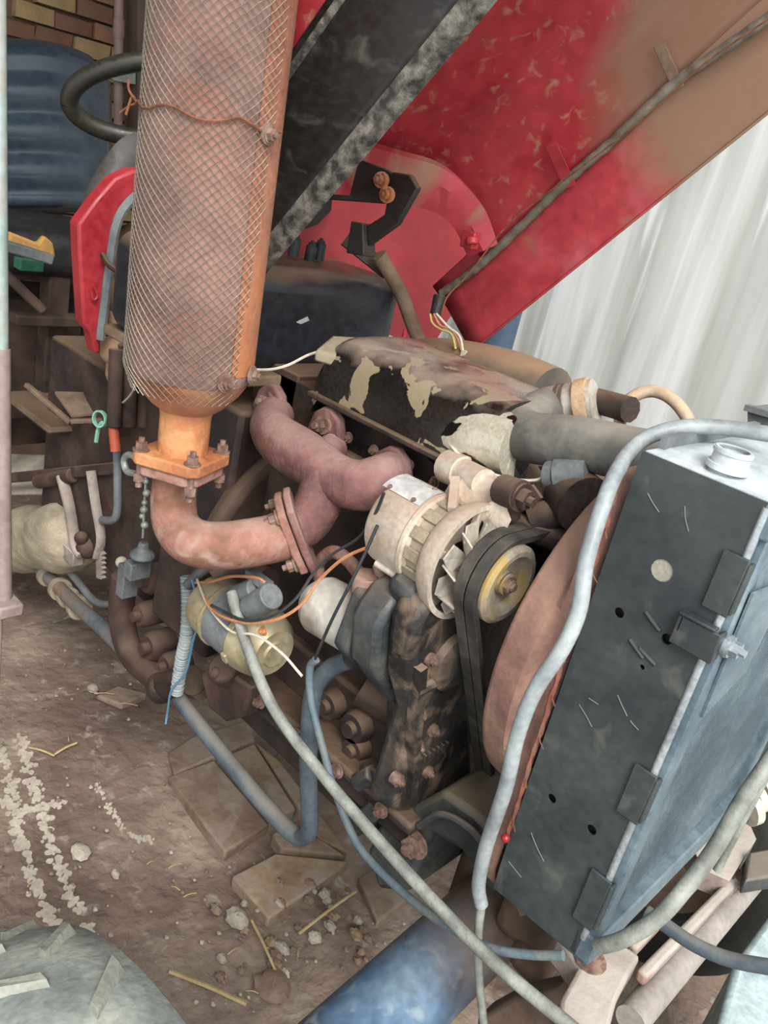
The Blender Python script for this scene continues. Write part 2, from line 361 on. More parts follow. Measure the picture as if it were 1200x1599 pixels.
# plastered side wall beyond the tractor
YW = 2.15
g = G().box((.1, YW+.1, 1.6), (6.2, .2, 3.4))
obj('wall_right', g, WALLC, kind='structure')['label'] = 'pale streaked concrete wall in daylight'
g = G().box((-2.4, .75, 3.25), (2.6, 7.5, .06))  # unseen roof slab, added overhead to darken the back part
obj('shade_slab', g, SHADEM, kind='structure')

# ================================================================== TRACTOR
T = thing('tractor', 'old red tractor with raised hood and exposed engine, the whole machine', 'tractor', (-.9, 1.05, 0))
X, Y, Z = Vector((1, 0, 0)), Vector((0, 1, 0)), Vector((0, 0, 1))

# ---- engine block, head, sump
g = G().box(W(-.86, 1.10, -.66), (.50, .30, .44))
g.box(W(-.86, 1.08, -.86), (.52, .30, .10))
blk = obj('engine_block', g, BLOCK, T, bevel=.008)
g = G()
for px, py, r in ((505, 1105, .028), (545, 1140, .03), (545, 1175, .026), (520, 1200, .022)):
    c = P(px, py, y=.90); g.lathe(c+Y*.08, -Y, [(0, r), (.06, r), (.075, r*.85), (.075, r*.5), (.085, r*.45), (.085, 0)], 18)
g.cyl(P(565, 1075, y=.92), P(620, 1110, y=.95), .03)
obj('side_boss', g, BLOCK, blk)
g = G().box(W(-.83, 1.10, -.42), (.60, .26, .10))

head = obj('cylinder_head', g, DARK, T, bevel=.004)
for px, py in ((545, 675), (640, 718), (585, 695), (680, 745)):
    obj('bolt', G().hexb(P(px, py+8, y=.945), -Y, .007, .006), BOLT, head)
# valve cover, rounded, peeling paint
def vc(a, b):
    x = -.975+a*.355; t = math.pi*b
    yy = 1.055-math.copysign(abs(math.cos(t))**.55, math.cos(t))*.125; zz = -.364+.108*abs(math.sin(t))**.5
    if a < .06: zz -= .03*(1-a/.06)**2
    return W(x, yy, zz)
g = G().surf(vc, 26, 20); g.prism([vc(0, b/20) for b in range(21)], (0.001, 0, 0)); g.prism([vc(1, b/20) for b in range(21)], (-0.001, 0, 0))
vcov = obj('valve_cover', g, VALVE, T, ang=60)
g = G().box(W(-.795, 1.055, -.363), (.37, .27, .010)); obj('gasket_flange', g, DARK, vcov, bevel=.003)
g = G().prism([P(492, 546, x=-.97), P(520, 522, x=-.99), P(600, 527, x=-.97), P(640, 545, x=-.93), P(650, 570, x=-.88), P(560, 566, x=-.92)], (0, 0, -.02))
obj('raised_pad', g, mat('pad_dust', ['857a66', '958a76'], 9, .8, 0, .2), vcov, bevel=.005)
# thermostat housing and rounded front cover under the hose
g = G().tube([P(695, 682, y=.99), P(745, 682, y=.97), P(810, 700, y=.97)], .046, 20)
g.tube([P(700, 715, y=.98), P(760, 722, y=.975), P(810, 730, y=.98)], .030, 14)
thc = obj('front_cover', g, mat('front_cover_paint', ['b5ae9c', 'c6bfae'], 20, .3, .3, .1, spot='171513', slo=.50, shi=.51, sscale=8), T, 'black front cover with paint peeling to bare metal', ang=60)
g = G().cyl(P(742, 640, y=1.05), P(745, 608, y=1.05), .012).cyl(P(745, 612, y=1.05), P(747, 600, y=1.05), .017, .013)
obj('bleed_plug', g, GREYPL, thc)
# intake duct on the far side (dusty brown cone into dark tube)
g = G().tube([P(660, 560, y=1.25), P(700, 570, y=1.24), P(780, 592, y=1.22), P(860, 622, y=1.2)], .050, 18, rf=lambda t: .8+.3*math.sin(t*2.2))
duct = obj('intake_duct', g, mat('duct', ['4a4640', '5a544c'], 9, .7, 0, .2, dust='94785e', dlo=.35, dhi=.8), T)
g = G().prism([P(640, 545, y=1.22), P(690, 537, y=1.24), P(735, 555, y=1.24), P(720, 580, y=1.2), P(672, 590, y=1.16), P(648, 575, y=1.18)], (0, 0, -.03))
g.hexb(P(675, 553, y=1.2), Z, .008, .008).hexb(P(712, 556, y=1.21), Z, .008, .008)
g.tube([P(650, 560, y=1.15), P(665, 590, y=1.12), P(690, 582, y=1.12)], .012, 8)
obj('duct_cover', g, BROWND, duct, 'dusty tan cast cover', bevel=.004)
g = G().tube([P(875, 622, y=1.2), P(915, 622, y=1.18), P(985, 640, y=1.15)], .02, 10)
obj('outlet_pipe', g, DARK, duct)

# ---- exhaust manifold (log along the head, two end runners, down pipe)
g = G()
g.tube([P(428, 650, y=.93), P(424, 668, y=.885), P(440, 690, y=.865), P(480, 716, y=.86), P(520, 745, y=.862), P(560, 758, y=.868), P(592, 752, y=.89), P(612, 740, y=.93)],
       .036, 22, 7, rf=lambda t: 1.0+.12*math.sin(t*math.pi)-.05*math.sin(t*math.pi*4))
g.tube([P(520, 700, y=.93), P(508, 712, y=.90), P(500, 728, y=.87)], .026, 16)
g.tube([P(515, 735, y=.862), P(502, 775, y=.85), P(482, 812, y=.835), P(455, 832, y=.812)], .036, 22, 7, rf=lambda t: 1.1-.15*t)
man = obj('exhaust_manifold', g, MANIF, T, ang=70)
for (px, py, dx) in ((430, 640, 0), (518, 678, 0), (618, 742, 0)):
    g = G(); c = P(px, py, y=.945); u = Vector((.25, 0, 1)).normalized()
    poly = [c+X*a+Z*b for a, b in ((-.036, -.05), (.036, -.05), (.042, .0), (.026, .036), (.006, .048), (-.012, .046), (-.032, .03), (-.042, .0))]
    g.prism(poly, -Y*.02); obj('port_flange', g, MANIF, man, bevel=.005)
    g = G(); g.cyl(c+Z*.018-Y*.02, c+Z*.018-Y*.026, .016); g.hexb(c+Z*.018-Y*.026, -Y, .011, .010, False); obj('bolt', g, BOLT, man)
# flange pair between manifold and elbow
fd = (P(380, 846, y=.76)-P(482, 812, y=.835)).normalized(); fu, fv, _ = basis(fd)
up = (Z-fd*Z.dot(fd)).normalized(); sd = up.cross(fd)
def flange(c, w, h, th, ax=None):
    a_, b_ = ax or (sd, up); n_ = b_.cross(a_) if ax else fd
    pts = [(-.5, -.1), (-.42, -.42), (-.1, -.55), (.3, -.5), (.5, -.1), (.42, .42), (.1, .55), (-.3, .5)]
    return G().prism([Vector(c)+a_*(p*w)+b_*(q*h) for p, q in pts], fd*th if not ax else n_*th)
fc = P(462, 830, y=.815)
obj('pipe_flange', flange(fc-fd*.013, .105, .125, .012), MANIF, man, bevel=.003)
MY = .66
elb = G()
elb.tube([P(450, 836, y=.805), P(400, 846, y=.75), P(345, 852, y=.70), P(302, 846, y=.665), P(277, 822, y=.66), P(271, 785, y=.66), P(275, 742, y=.66)], .0375, 26, 8, rf=lambda t: 1-.14*t)
elbow = obj('exhaust_elbow', elb, RUST_P, T, 'rusty pink bent exhaust pipe', ang=70)
obj('pipe_flange', flange(fc+fd*.001, .10, .12, .013), RUST_P, elbow, bevel=.003)
for a, b in ((-.038, .038), (.030, .045), (.036, -.035), (-.03, -.045)):
    g = G().hexb(fc+fd*.014+sd*a+up*b, fd, .0095, .011); obj('bolt', g, BOLT, elbow)

# ---- muffler with diamond mesh guard
MB_ = P(285, 705, y=MY); MT = P(362, -120, y=MY); ma = (MT-MB_).normalized(); ML = (MT-MB_).length
def mz(py): return (P(285+(705-py)*.1045, py, y=MY)-MB_).dot(ma)
zc, zn = mz(598), mz(640)
prof = [(0, .0345), (zn-.01, .0345), (zn, .036), (zn+.010, .050), (zc-.007, .070), (zc+.010, .080), (zc+.025, .0858), (ML, .0858)]
g = G().lathe(MB_, ma, prof, 56)
muf = obj('exhaust_muffler', g, MUFF, T, 'tall rusty muffler barrel')
obj('neck_pipe', G().lathe(MB_, ma, [(p[0]-.0005, p[1]+.001) for p in prof[:6]], 48, False), RUST_O, muf, 'bright orange rusty neck')
mu, mv, _ = basis(ma)
camdir = (Vector((0, 0, EYE))-MB_); camdir = (camdir-ma*camdir.dot(ma)).normalized()
rightd = camdir.cross(ma).normalized()
if (P(700, 705, y=MY)-MB_).dot(rightd) < 0: rightd = -rightd
def mp_(th, t, r): return MB_+ma*t+(camdir*math.cos(th)+rightd*math.sin(th))*r
obj('weld_strip', G().surf(lambda a, b: mp_(.66+a*1.1, zc+.028+b*(ML-zc-.03), .0868), 8, 2), mat('strip_rust', ['8a5a48', 'a06c54'], 14, .75, .1, .3, grad=((0, 0, -1), -1.56, -1.30, 'b87646')), muf, 'bare orange rusty strip')
g = G(); z0, z1 = zc-.012, ML; cw = .0122; chh = .0112; A0, A1 = -2.6, 1.02
def edge_hi(t): return .70+.42*t/.62+.03*math.sin(t*23)+.02*math.sin(t*61)
npitch = int((z1-z0)/chh)
def strand(a, b, r0=.00048):
    p = [mp_(a[0]+(b[0]-a[0])*i/1, a[1]+(b[1]-a[1])*i/1, RM(a[1]+(b[1]-a[1])*i)) for i in range(2)]
    d = (p[1]-p[0]).normalized(); n_ = (p[0]-MB_); n_ = (n_-ma*n_.dot(ma)).normalized(); s_ = d.cross(n_)
    v = [];
    for q in p: v += [q-s_*r0, q+n_*r0*1.5, q+s_*r0]
    g.add(v, [(0, 1, 4, 3), (1, 2, 5, 4), (2, 0, 3, 5)])
def RM(t): return .0888 if t > zc+.02 else .0888-(zc+.02-t)*.35
da = cw/.0888/2
nrow = int((z1-z0)/(chh/2)); na = int((A1-A0)/da)
for i in range(nrow):
    for j in range(na):
        if (i+j) % 2: continue
        t0, t1 = z0+i*chh/2, z0+(i+1)*chh/2
        for sgn in (-1, 1):
            a = A0+j*da; b = a+sgn*da
            if max(a, b) > edge_hi(t0): continue
            if t0 < z0+.02 and (abs(a+.1) > 1.25): continue
            j1, j2 = math.sin(i*1.3+j*.7)*.0006, math.sin((i+1)*1.3+(j+sgn)*.7)*.0006
            strand((a, t0+j1), (b, t1+j2))
obj('mesh_guard', g, WIRE, muf, 'expanded diamond wire mesh wrapped round the barrel', ang=10)
tw = mz(186)
g = G().tube([mp_(-1.75+i*.16, tw+.004*math.sin(i*1.1)+(.004 if i > 12 else 0)-.0005*i, .0905) for i in range(19)], .0017, 6, 3)
g.tube([mp_(-1.45, tw, .092), mp_(-1.50, tw+.012, .102), mp_(-1.6, tw+.024, .104)], .0015, 5)
g.tube([mp_(-1.45, tw, .092), mp_(-1.55, tw-.006, .102), mp_(-1.62, tw-.014, .112)], .0015, 5)
g.tube([mp_(-1.40, tw, .093), mp_(-1.5, tw+.006, .098), mp_(-1.48, tw-.016, .104)], .0015, 5)
obj('binding_wire', g, RUSTWIRE, muf, 'twisted rusty wire round the mesh')
for th, t in ((.82, mz(197)), (.55, mz(572)), (1.15, mz(565))):
    c = mp_(th, t, .0885); n_ = (c-MB_-ma*t).normalized(); g = G().cyl(c, c+n_*.003, .013, n=18).hexb(c+n_*.003, n_, .008, .006, True)
    obj('bolt', g, BOLT, muf)
# square flanges below the neck
fx = (rightd*.86+camdir*.5).normalized(); fy = ma.cross(fx).normalized()
def sq(c, w, th, k_=.72):
    pts = [(-1, -k_), (-k_, -1), (k_, -1), (1, -k_), (1, k_), (k_, 1), (-k_, 1), (-1, k_)]
    return G().prism([c+fx*(p*w)+fy*(q*w) for p, q in pts], ma*th)
fc2 = MB_-ma*.018
obj('square_flange', sq(fc2, .054, .018, .78), RUST_O, muf, 'orange rusty square flange', bevel=.003)
obj('square_flange', sq(fc2-ma*.016, .049, .015, .7), RUST_P, elbow, bevel=.003)
for a, b in ((-1, -1), (1, -1), (1, 1), (-1, 1)):
    c = fc2+fx*a*.041+fy*b*.041; g = G().hexb(c+ma*.018, ma, .0088, .010); g.cyl(c-ma*.036, c, .005, n=8)
    g.cyl(c-ma*.027, c-ma*.016, .0088, n=6); obj('bolt', g, BOLT, muf)

# ---- alternator
ay, az_ = .86, -.450
def A(x): return W(x+.022, ay, az_)
g = G().lathe(A(-.715), X, [(0, 0), (0, .050), (.006, .060), (.014, .066), (.075, .067), (.078, .070), (.084, .070), (.086, .066), (.092, .066)], 44)
alt = obj('alternator', g, ALTER, T)
g = G().lathe(A(-.63), X, [(0, .064), (.032, .064)], 44, False)
for i in range(14):
    a = i*2*math.pi/14; d = Vector((0, math.cos(a), math.sin(a)))
    g.box(A(-.614)+d*.066, (.026, .017, .004), (X, X.cross(d), d))
obj('stator_band', g, mat('stator', ['857a66', '9a8e78'], 30, .7, .1, .3), alt, 'dull laminated stator band', bevel=.001)
g = G().lathe(A(-.60), X, [(0, .068), (.004, .074), (.014, .081), (.030, .085), (.036, .085), (.036, .077), (.010, .070), (.010, .02)], 48, False)
obj('drive_end_bracket', g, ALTER, alt)
# spokes of bracket and sheet fan
g = G()
for i in range(5):
    a = i*2*math.pi/5+.3; d = Vector((0, math.cos(a), math.sin(a))); g.bar(A(-.578)+d*.02, A(-.572)+d*.078, .012, .01, X)
obj('bracket_spoke', g, ALTER, alt, bevel=.002)
for i in range(9):
    a = i*2*math.pi/9; d = Vector((0, math.cos(a), math.sin(a))); t_ = X.cross(d); c = A(-.560)
    g = G().prism([c+d*.02-t_*.008, c+d*.068-t_*.018, c+d*.076+t_*.004, c+d*.06+t_*.018+X*.006, c+d*.02+t_*.012], X*.0025)
    g.prism([c+d*.022+t_*.012, c+d*.070+t_*.010, c+d*.066+t_*.020+X*.024, c+d*.03+t_*.020+X*.018], t_*.0028)
    obj('fan_blade', g, SILVER, alt)
g = G().lathe(A(-.535), X, [(0, .02), (0, .050), (.003, .056), (.010, .050), (.016, .056), (.021, .050), (.027, .056), (.035, .056), (.04, .050), (.040, .043), (.026, .034), (.024, .016), (.034, .015), (.034, .010), (.04, .009), (.040, 0)], 44)
pul = obj('pulley', g, mat('pulley', ['8d8172', 'a89c8a'], 14, .6, .2, .25, spot='a8905a', slo=.5, shi=.6, sscale=20), alt)
g = G().hexb(A(-.505), X, .012, .008); obj('pulley_nut', g, BOLT, pul)
# maker's plate, blank, riveted
g = G().surf(lambda a, b: W(-.690+a*.07, ay, az_)+Vector((0, -math.cos(.95+b*.75)*.0678, math.sin(.95+b*.75)*.0678)), 4, 10)
obj('rating_plate', g, LABEL, alt, 'pale blank metal plate')
for aa, bb in ((-.70, 1.0), (-.655, 1.0), (-.655, 1.62)):
    d = Vector((0, -math.cos(bb), math.sin(bb))); obj('rivet', G().cyl(A(aa)+d*.067, A(aa)+d*.0705, .0035, n=8), BOLT, alt)
obj('through_bolt', G().cyl(A(-.685)+Vector((0, -.045, -.052)), A(-.60)+Vector((0, -.045, -.052)), .006, n=10), ALTER, alt)
g = G().bar(A(-.60)+Vector((0, -.02, .06)), P(712, 752, y=.885), .02, .012, X)
obj('case_web', g, ALTER, alt)
# mounting ears up to the engine
g = G()
e1 = P(745, 752, y=.90); e2 = P(700, 800, y=.875)
g.prism([P(690, 800, y=.87), P(722, 745, y=.89), P(740, 735, y=.9), P(782, 752, y=.9), P(790, 790, y=.88), P(760, 800, y=.87), P(735, 815, y=.865)], X*-.02+Y*.012)
g.prism([P(760, 800, y=.868), P(790, 785, y=.872), P(800, 812, y=.872), P(786, 838, y=.868), P(770, 830, y=.866)], X*-.015)
ear = obj('mounting_ear', g, ALTER, alt, bevel=.005)
g = G().cyl(P(722, 738, y=.92), P(757, 756, y=.90), .021, n=20).cyl(P(700, 728, y=.93), P(724, 739, y=.92), .025, n=18)
obj('adjuster_bush', g, ALTER, alt)
g = G().cyl(P(785, 765, y=.885), P(815, 775, y=.875), .021, n=18).hexb(P(812, 775, y=.876), X, .014, .012)
g.prism([P(806, 762, y=.88), P(830, 757, y=.88), P(836, 765, y=.88), P(845, 778, y=.88), P(828, 774, y=.88), P(812, 772, y=.88)], Y*.006)
g.cyl(P(805, 785, y=.88), P(800, 806, y=.885), .011, n=10)
obj('pivot_bolt', g, REDBROWN, alt, 'rusty brown pivot bolt and bent lock tab')

# ---- belts round alternator, fan and crank pulleys
def hull_loop(cs, step=.35):
    pts = []
    for (y, z, r) in cs:
        for i in range(72): a = i*math.pi/36; pts.append((y+r*math.cos(a), z+r*math.sin(a)))
    pts = sorted(set((round(p[0], 5), round(p[1], 5)) for p in pts))
    def half(ps):
        h = []
        for p in ps:
            while len(h) > 1 and (h[-1][0]-h[-2][0])*(p[1]-h[-2][1])-(h[-1][1]-h[-2][1])*(p[0]-h[-2][0]) <= 0: h.pop()
            h.append(p)
        return h
    a, b = half(pts), half(pts[::-1]); return a[:-1]+b[:-1]
PC = [(ay, az_, .058), (1.07, -.47, .075), (1.115, -.86, .085)]
for x0 in (-.516, -.497):
    g = G(); lp = hull_loop(PC); n = len(lp); v = []
    cy, cz = sum(p[0] for p in lp)/n, sum(p[1] for p in lp)/n
    for i, (y, z) in enumerate(lp):
        y0, z0_ = lp[i-1]; y1, z1_ = lp[(i+1) % n]; t_ = Vector((0, y1-y0, z1_-z0_)).normalized(); nn = X.cross(t_)
        if nn.dot(Vector((0, y-cy, z-cz))) < 0: nn = -nn
        p = W(x0, y, z)-nn*.004
        v += [p+X*.003, p+nn*.012, p+nn*.012+X*.0175, p+X*.0145]
    g.add(v, [(i*4+q, i*4+(q+1) % 4, ((i+1) % n)*4+(q+1) % 4, ((i+1) % n)*4+q) for i in range(n) for q in range(4)])
    obj('drive_belt', g, RUBBER, T, bevel=.0012)
for (y, z, r) in PC[1:]: obj('fan_pulley', G().lathe(W(-.520, y, z), X, [(0, 0), (0, r), (.006, r-.008), (.019, r), (.03, r-.008), (.04, r), (.04, r*.6), (.02, r*.5), (.02, 0)], 36), DARK, T)
g = G().cyl(W(-.60, 1.07, -.47), W(-.42, 1.07, -.47), .028)
for i in range(6):
    a = i*math.pi/3+.2; d = Vector((0, math.cos(a), math.sin(a))); t_ = X.cross(d); c = W(-.44, 1.07, -.50)
    g.prism([c+d*.03-t_*.02, c+d*.21-t_*.045, c+d*.215+t_*.04+X*.03, c+d*.03+t_*.02+X*.012], X*.002)
obj('cooling_fan', g, DARK, T)

# ---- water pump / junk between alternator and hose
g = G().lathe(W(-.66, 1.03, -.42), X, [(0, .07), (.05, .075), (.08, .06), (.12, .045), (.12, 0)], 24)
g.tube([P(830, 815, y=.93), P(870, 800, y=.95), P(905, 790, y=1.0)], .022, 12).ball(P(850, 785, y=.97), .03)
g.tube([P(800, 820, y=.92), P(840, 830, y=.93), P(880, 845, y=.96)], .018, 10)
wp = obj('water_pump', g, BLOCK, T)
g = G().cyl(P(890, 770, y=.97), P(915, 790, y=.95), .04, n=20); obj('pump_neck', g, DARK, wp)
g = G().cyl(P(858, 742, y=.95), P(872, 742, y=.95), .02).cyl(P(870, 742, y=.95), P(920, 738, y=.96), .0225)
g.box(P(862, 735, y=.948), (.014, .01, .02)).box(P(866, 750, y=.946), (.02, .008, .008))
obj('temperature_sender', g, GREYPL, wp, 'grey rubber-capped sender with worm clip')

# ---- radiator hose with elbow and clamps
g = G().tube([P(856, 640, y=1.12), P(832, 652, y=1.05), P(812, 672, y=1.0), P(835, 684, y=.975), P(900, 691, y=.975), P(1000, 712, y=.985), P(1070, 722, y=.99)], .0355, 26, 8)
rh = obj('radiator_hose', g, HOSE, T, 'thick dusty grey rubber hose', ang=70)
g = G().cyl(P(852, 641, y=1.12), P(930, 628, y=1.14), .036, n=24); obj('bright_pipe', g, SILVER, rh, 'bright worn metal pipe')
for x_ in (876, 884):
    c = P(x_, 638, y=1.125); d = (P(930, 628, y=1.14)-P(852, 641, y=1.12)).normalized(); g = G().ring(c, c+d*.004, .0385, .036, 26); obj('hose_clamp', g, DARK, rh)
g = G(); c = P(905, 634, y=1.13); g.ring(c, c+d*.018, .041, .036, 26); g.tube([P(880, 622, y=1.12), P(895, 616, y=1.12), P(903, 622, y=1.12)], .006, 6)
obj('hose_clip', g, mat('tan_clip', ['a08468', 'b89a7c'], 30, .7, 0, .3), rh, 'tan crusted hose clip')

# ---- yellow zinc starter motor
sy, sz = .80, -.742
def B_(x): return W(x, sy, sz)
g = G().lathe(B_(-1.0), X, [(0, 0), (0, .035), (.008, .052), (.03, .056), (.05, .056), (.055, .060), (.06, .060), (.06, .055), (.13, .055), (.13, .060), (.136, .060), (.15, .058), (.172, .052), (.185, .040), (.186, .024), (.190, .022), (.190, 0)], 40)
st = obj('starter_motor', g, YELLOW, T, 'yellow zinc plated starter motor')
g = G().lathe(B_(-.938), X, [(0, .0565), (.065, .0565)], 40, False); obj('motor_band', g, GREYPL, st, 'dull grey middle band')
for i in range(6):
    a = i*math.pi/3+.4; d = Vector((0, math.cos(a), math.sin(a))); g = G().box(B_(-.868)+d*.060, (.012, .018, .007), (X, X.cross(d), d)); obj('cover_tab', g, YELLOW, st, bevel=.0015)
g = G().cyl(P(370, 930, y=.77), P(400, 918, y=.77), .017, n=18).cyl(P(392, 948, y=.765), P(425, 930, y=.765), .021, n=18).cyl(P(375, 960, y=.77), P(392, 946, y=.77), .012)
g.box(P(405, 905, y=.775), (.05, .02, .014)); obj('solenoid', g, GREYPL, st, 'small grey solenoid cylinders', bevel=.002)
g = G().tube([P(335, 905, y=.80), P(365, 885, y=.83), P(400, 890, y=.85), P(420, 905, y=.84)], .02, 12); obj('terminal_cover', g, BLOCK, st)
g = G().hexb(P(412, 985, y=.752), -Y, .006, .005); obj('terminal_screw', g, ORANGE, st)

# ---- white pump with brass tower
g = G().cyl(P(505, 945, y=.84), P(606, 1002, y=.84), .047, n=28)
g.lathe(P(505, 945, y=.84), P(480, 930, y=.84)-P(505, 945, y=.84), [(0, .047), (.01, .043), (.025, .030), (.025, 0)], 24)
pm = obj('fuel_pump', g, mat('pump_white', ['a8a49a', 'c2bdb2', '8c8074'], 9, .6, .1, .25), T, 'off-white round pump body')
g = G().cyl(P(577, 950, y=.835), P(578, 900, y=.835), .026, n=18).cyl(P(606, 948, y=.84), P(592, 880, y=.85), .010, n=10).cyl(P(560, 962, y=.83), P(615, 955, y=.85), .014)
g.lathe(P(578, 903, y=.835), Z, [(0, .026), (.006, .022), (.008, 0)], 18)
obj('pump_tower', g, mat('tower', ['8a6a5a', 'a88a7a'], 14, .7, .1, .3), pm, 'pinkish-brown metal tower', bevel=.002)
g = G().tube([P(500, 905, y=.88), P(498, 880, y=.88), P(520, 862, y=.875), P(545, 876, y=.87), P(565, 900, y=.85)], .011, 12); obj('fuel_pipe', g, RUST_P, pm)

# ---- casings between pump and belts
def fx_poly(pts, x, th, name, mt, par=T, bev=.006, label=None):
    return obj(name, G().prism([P(a, b, x=x) for a, b in pts], X*-th), mt, par, label, bevel=bev)
fx_poly([(572, 935), (618, 900), (640, 905), (640, 1010), (610, 1075), (560, 1045), (540, 1020)], -.655, .03, 'adapter_plate', GREYCASE)
gc = fx_poly([(600, 965), (625, 930), (690, 905), (722, 950), (718, 1250), (628, 1255), (640, 1120), (610, 1090), (585, 1050), (590, 985)], -.60, .055, 'gear_case', GREYCASE, bev=.01, label='blue-grey gear case')
tcv = fx_poly([(650, 985), (668, 945), (705, 915), (730, 940), (742, 1262), (640, 1270), (607, 1268), (632, 1190), (652, 1125), (640, 1075), (645, 1020)], -.545, .05, 'timing_cover', TIMING, bev=.012)
g = G()
for px, py in ((672, 1030), (655, 1115), (676, 1140), (652, 1165), (622, 1218), (668, 1205)):
    c = P(px, py, x=-.543); g = G().cyl(c-X*.01, c+X*.003, .0105, n=16).hexb(c+X*.003, X, .0065, .005); obj('bolt', g, BOLT, tcv)
g = G().lathe(P(705, 1030, x=-.545), X, [(-.02, .05), (.012, .045), (.02, .03), (.02, 0)], 24).bar(P(655, 1040, x=-.543), P(640, 1240, x=-.543), .014, .02, X)
g.tube([P(650, 1080, x=-.54), P(690, 1060, x=-.54), P(720, 1050, x=-.54)], .009, 8)
for i in range(7):   # worn raised casting ribs, unreadable
    a = P(655+i*7, 1186-i*4, x=-.543); g.box(a, (.008, .004, .010))
obj('casting_boss', g, TIMING, tcv)
fx_poly([(640, 935), (668, 905), (700, 900), (712, 960), (690, 1000), (655, 990)], -.57, .05, 'upper_housing', GREYCASE, gc, .012)

# ---- sump and pan rail, long flange that runs down to the front support
g = G().box(W(-.80, 1.08, -.985), (.50, .32, .12)); g.box(W(-.785, 1.04, -.915), (.53, .34, .022)); g.box(W(-.78, 1.0, -.945), (.50, .22, .05))
sump = obj('oil_pan', g, DARK, T, bevel=.008)
for i in range(5):
    c = W(-1.0+i*.105, .868, -.915); obj('bolt', G().hexb(c, -Y, .010, .008), BOLT, sump)
g = G().prism([P(312, 1052, y=.84), P(340, 1038, y=.84), P(392, 1075, y=.84), P(380, 1120, y=.85), P(352, 1128, y=.85), P(325, 1105, y=.85)], Y*.04)
g.cyl(P(345, 1042, y=.83), P(362, 1052, y=.86), .03).cyl(P(330, 1050, y=.82), P(345, 1056, y=.83), .014)
obj('rusty_lug', g, REDBROWN, sump, 'reddish rusty lug', bevel=.006)
# bell housing and rear flange of the engine
g = G().box(W(-1.20, 1.10, -.70), (.20, .42, .52))
g.lathe(W(-1.10, 1.10, -.75), X, [(-.02, .26), (.015, .27), (.03, .26), (.03, .1)], 40)
bh = obj('bell_housing', g, BLOCK, T, bevel=.01)
for px, py, r in ((232, 905, .035), (222, 960, .03), (236, 1010, .035), (262, 1040, .03)):
    g = G().lathe(P(px, py, y=.93)+Y*.05, -Y, [(0, r), (.05, r), (.06, r*.8), (.06, r*.45), (.075, r*.4), (.075, 0)], 16); obj('housing_boss', g, REDBROWN, bh)
g = G().tube([P(195, 900, y=.93), P(190, 960, y=.93), P(205, 1020, y=.93), P(250, 1060, y=.92), P(315, 1070, y=.9)], .03, 12)
obj('flange_lip', g, REDBROWN, bh, 'reddish curved flange lip')
g = G().cyl(P(248, 1072, y=.90), P(300, 1062, y=.88), .03).ball(P(252, 1076, y=.89), .032)
obj('drain_knuckle', g, DARK, bh)
# shadowed block face behind manifold + horizontal ledge
g = G().box(W(-1.12, 1.12, -.42), (.12, .3, .12)).bar(P(335, 800, y=.98), P(400, 850, y=.95), .03, .03)
g.box(P(395, 720, y=1.0), (.14, .05, .015)).tube([P(300, 760, y=.95), P(345, 790, y=.93), P(385, 830, y=.9)], .009, 8)
obj('rear_plate', g, BLOCK, T, bevel=.005)

# ---- front support bracket, axle
g = G().prism([P(600, 1268, y=.90), P(640, 1262, y=.90), P(690, 1235, y=.90), P(742, 1270, y=.90), P(780, 1310, y=.90), P(768, 1400, y=.90), P(720, 1330, y=.90), P(672, 1300, y=.90), P(652, 1350, y=.90), P(636, 1395, y=.90), P(590, 1390, y=.90), P(572, 1330, y=.90)], Y*.18)
fs = obj('front_support', g, mat('support', ['2c2f2e', '41433f', '55524a'], 9, .65, .1, .4, dust='7b6b58', dlo=.3, dhi=.9), T, bevel=.01)
obj('bolt', G().hexb(P(650, 1318, y=.895), -Y, .018, .014), BOLT, fs)
g = G().tube([P(655, 1290, y=.885), P(690, 1272, y=.885), P(735, 1295, y=.885), P(760, 1330, y=.885)], .006, 8); obj('raised_rib', g, GREYCASE, fs)
g = G().bar(P(600, 1215, y=.88), P(575, 1205, y=.9), .03, .03).bar(P(560, 1290, y=.9), P(630, 1230, y=.9), .03, .05, Y)
g.cyl(P(585, 1208, y=.88), P(560, 1222, y=.88), .018, n=6)
obj('oil_fitting', g, GREYCASE, T, bevel=.004)
AX = W(-.41, .42, -1.22)
g = G().tube([W(-.41, .46, -1.165), W(-.41, .7, -1.125), W(-.41, 1.10, -1.065)], .069, 32, 3)
ax = obj('front_axle_tube', g, TUBE, T, 'worn blue painted axle tube')
g = G().box(W(-.41, 1.20, -1.07), (.20, .36, .15)).box(W(-.33, 1.14, -.985), (.10, .40, .08)).box(W(-.30, .99, -1.02), (.07, .14, .05))
obj('axle_carrier', g, CARRIER, ax, 'muddy brown axle carrier', bevel=.022)
g = G().prism([P(745, 1590, y=.86), P(800, 1560, y=.86), P(860, 1548, y=.86), P(880, 1640, y=.86), P(740, 1640, y=.86)], Y*.05)
obj('axle_bracket', g, CARRIER, ax, bevel=.006)
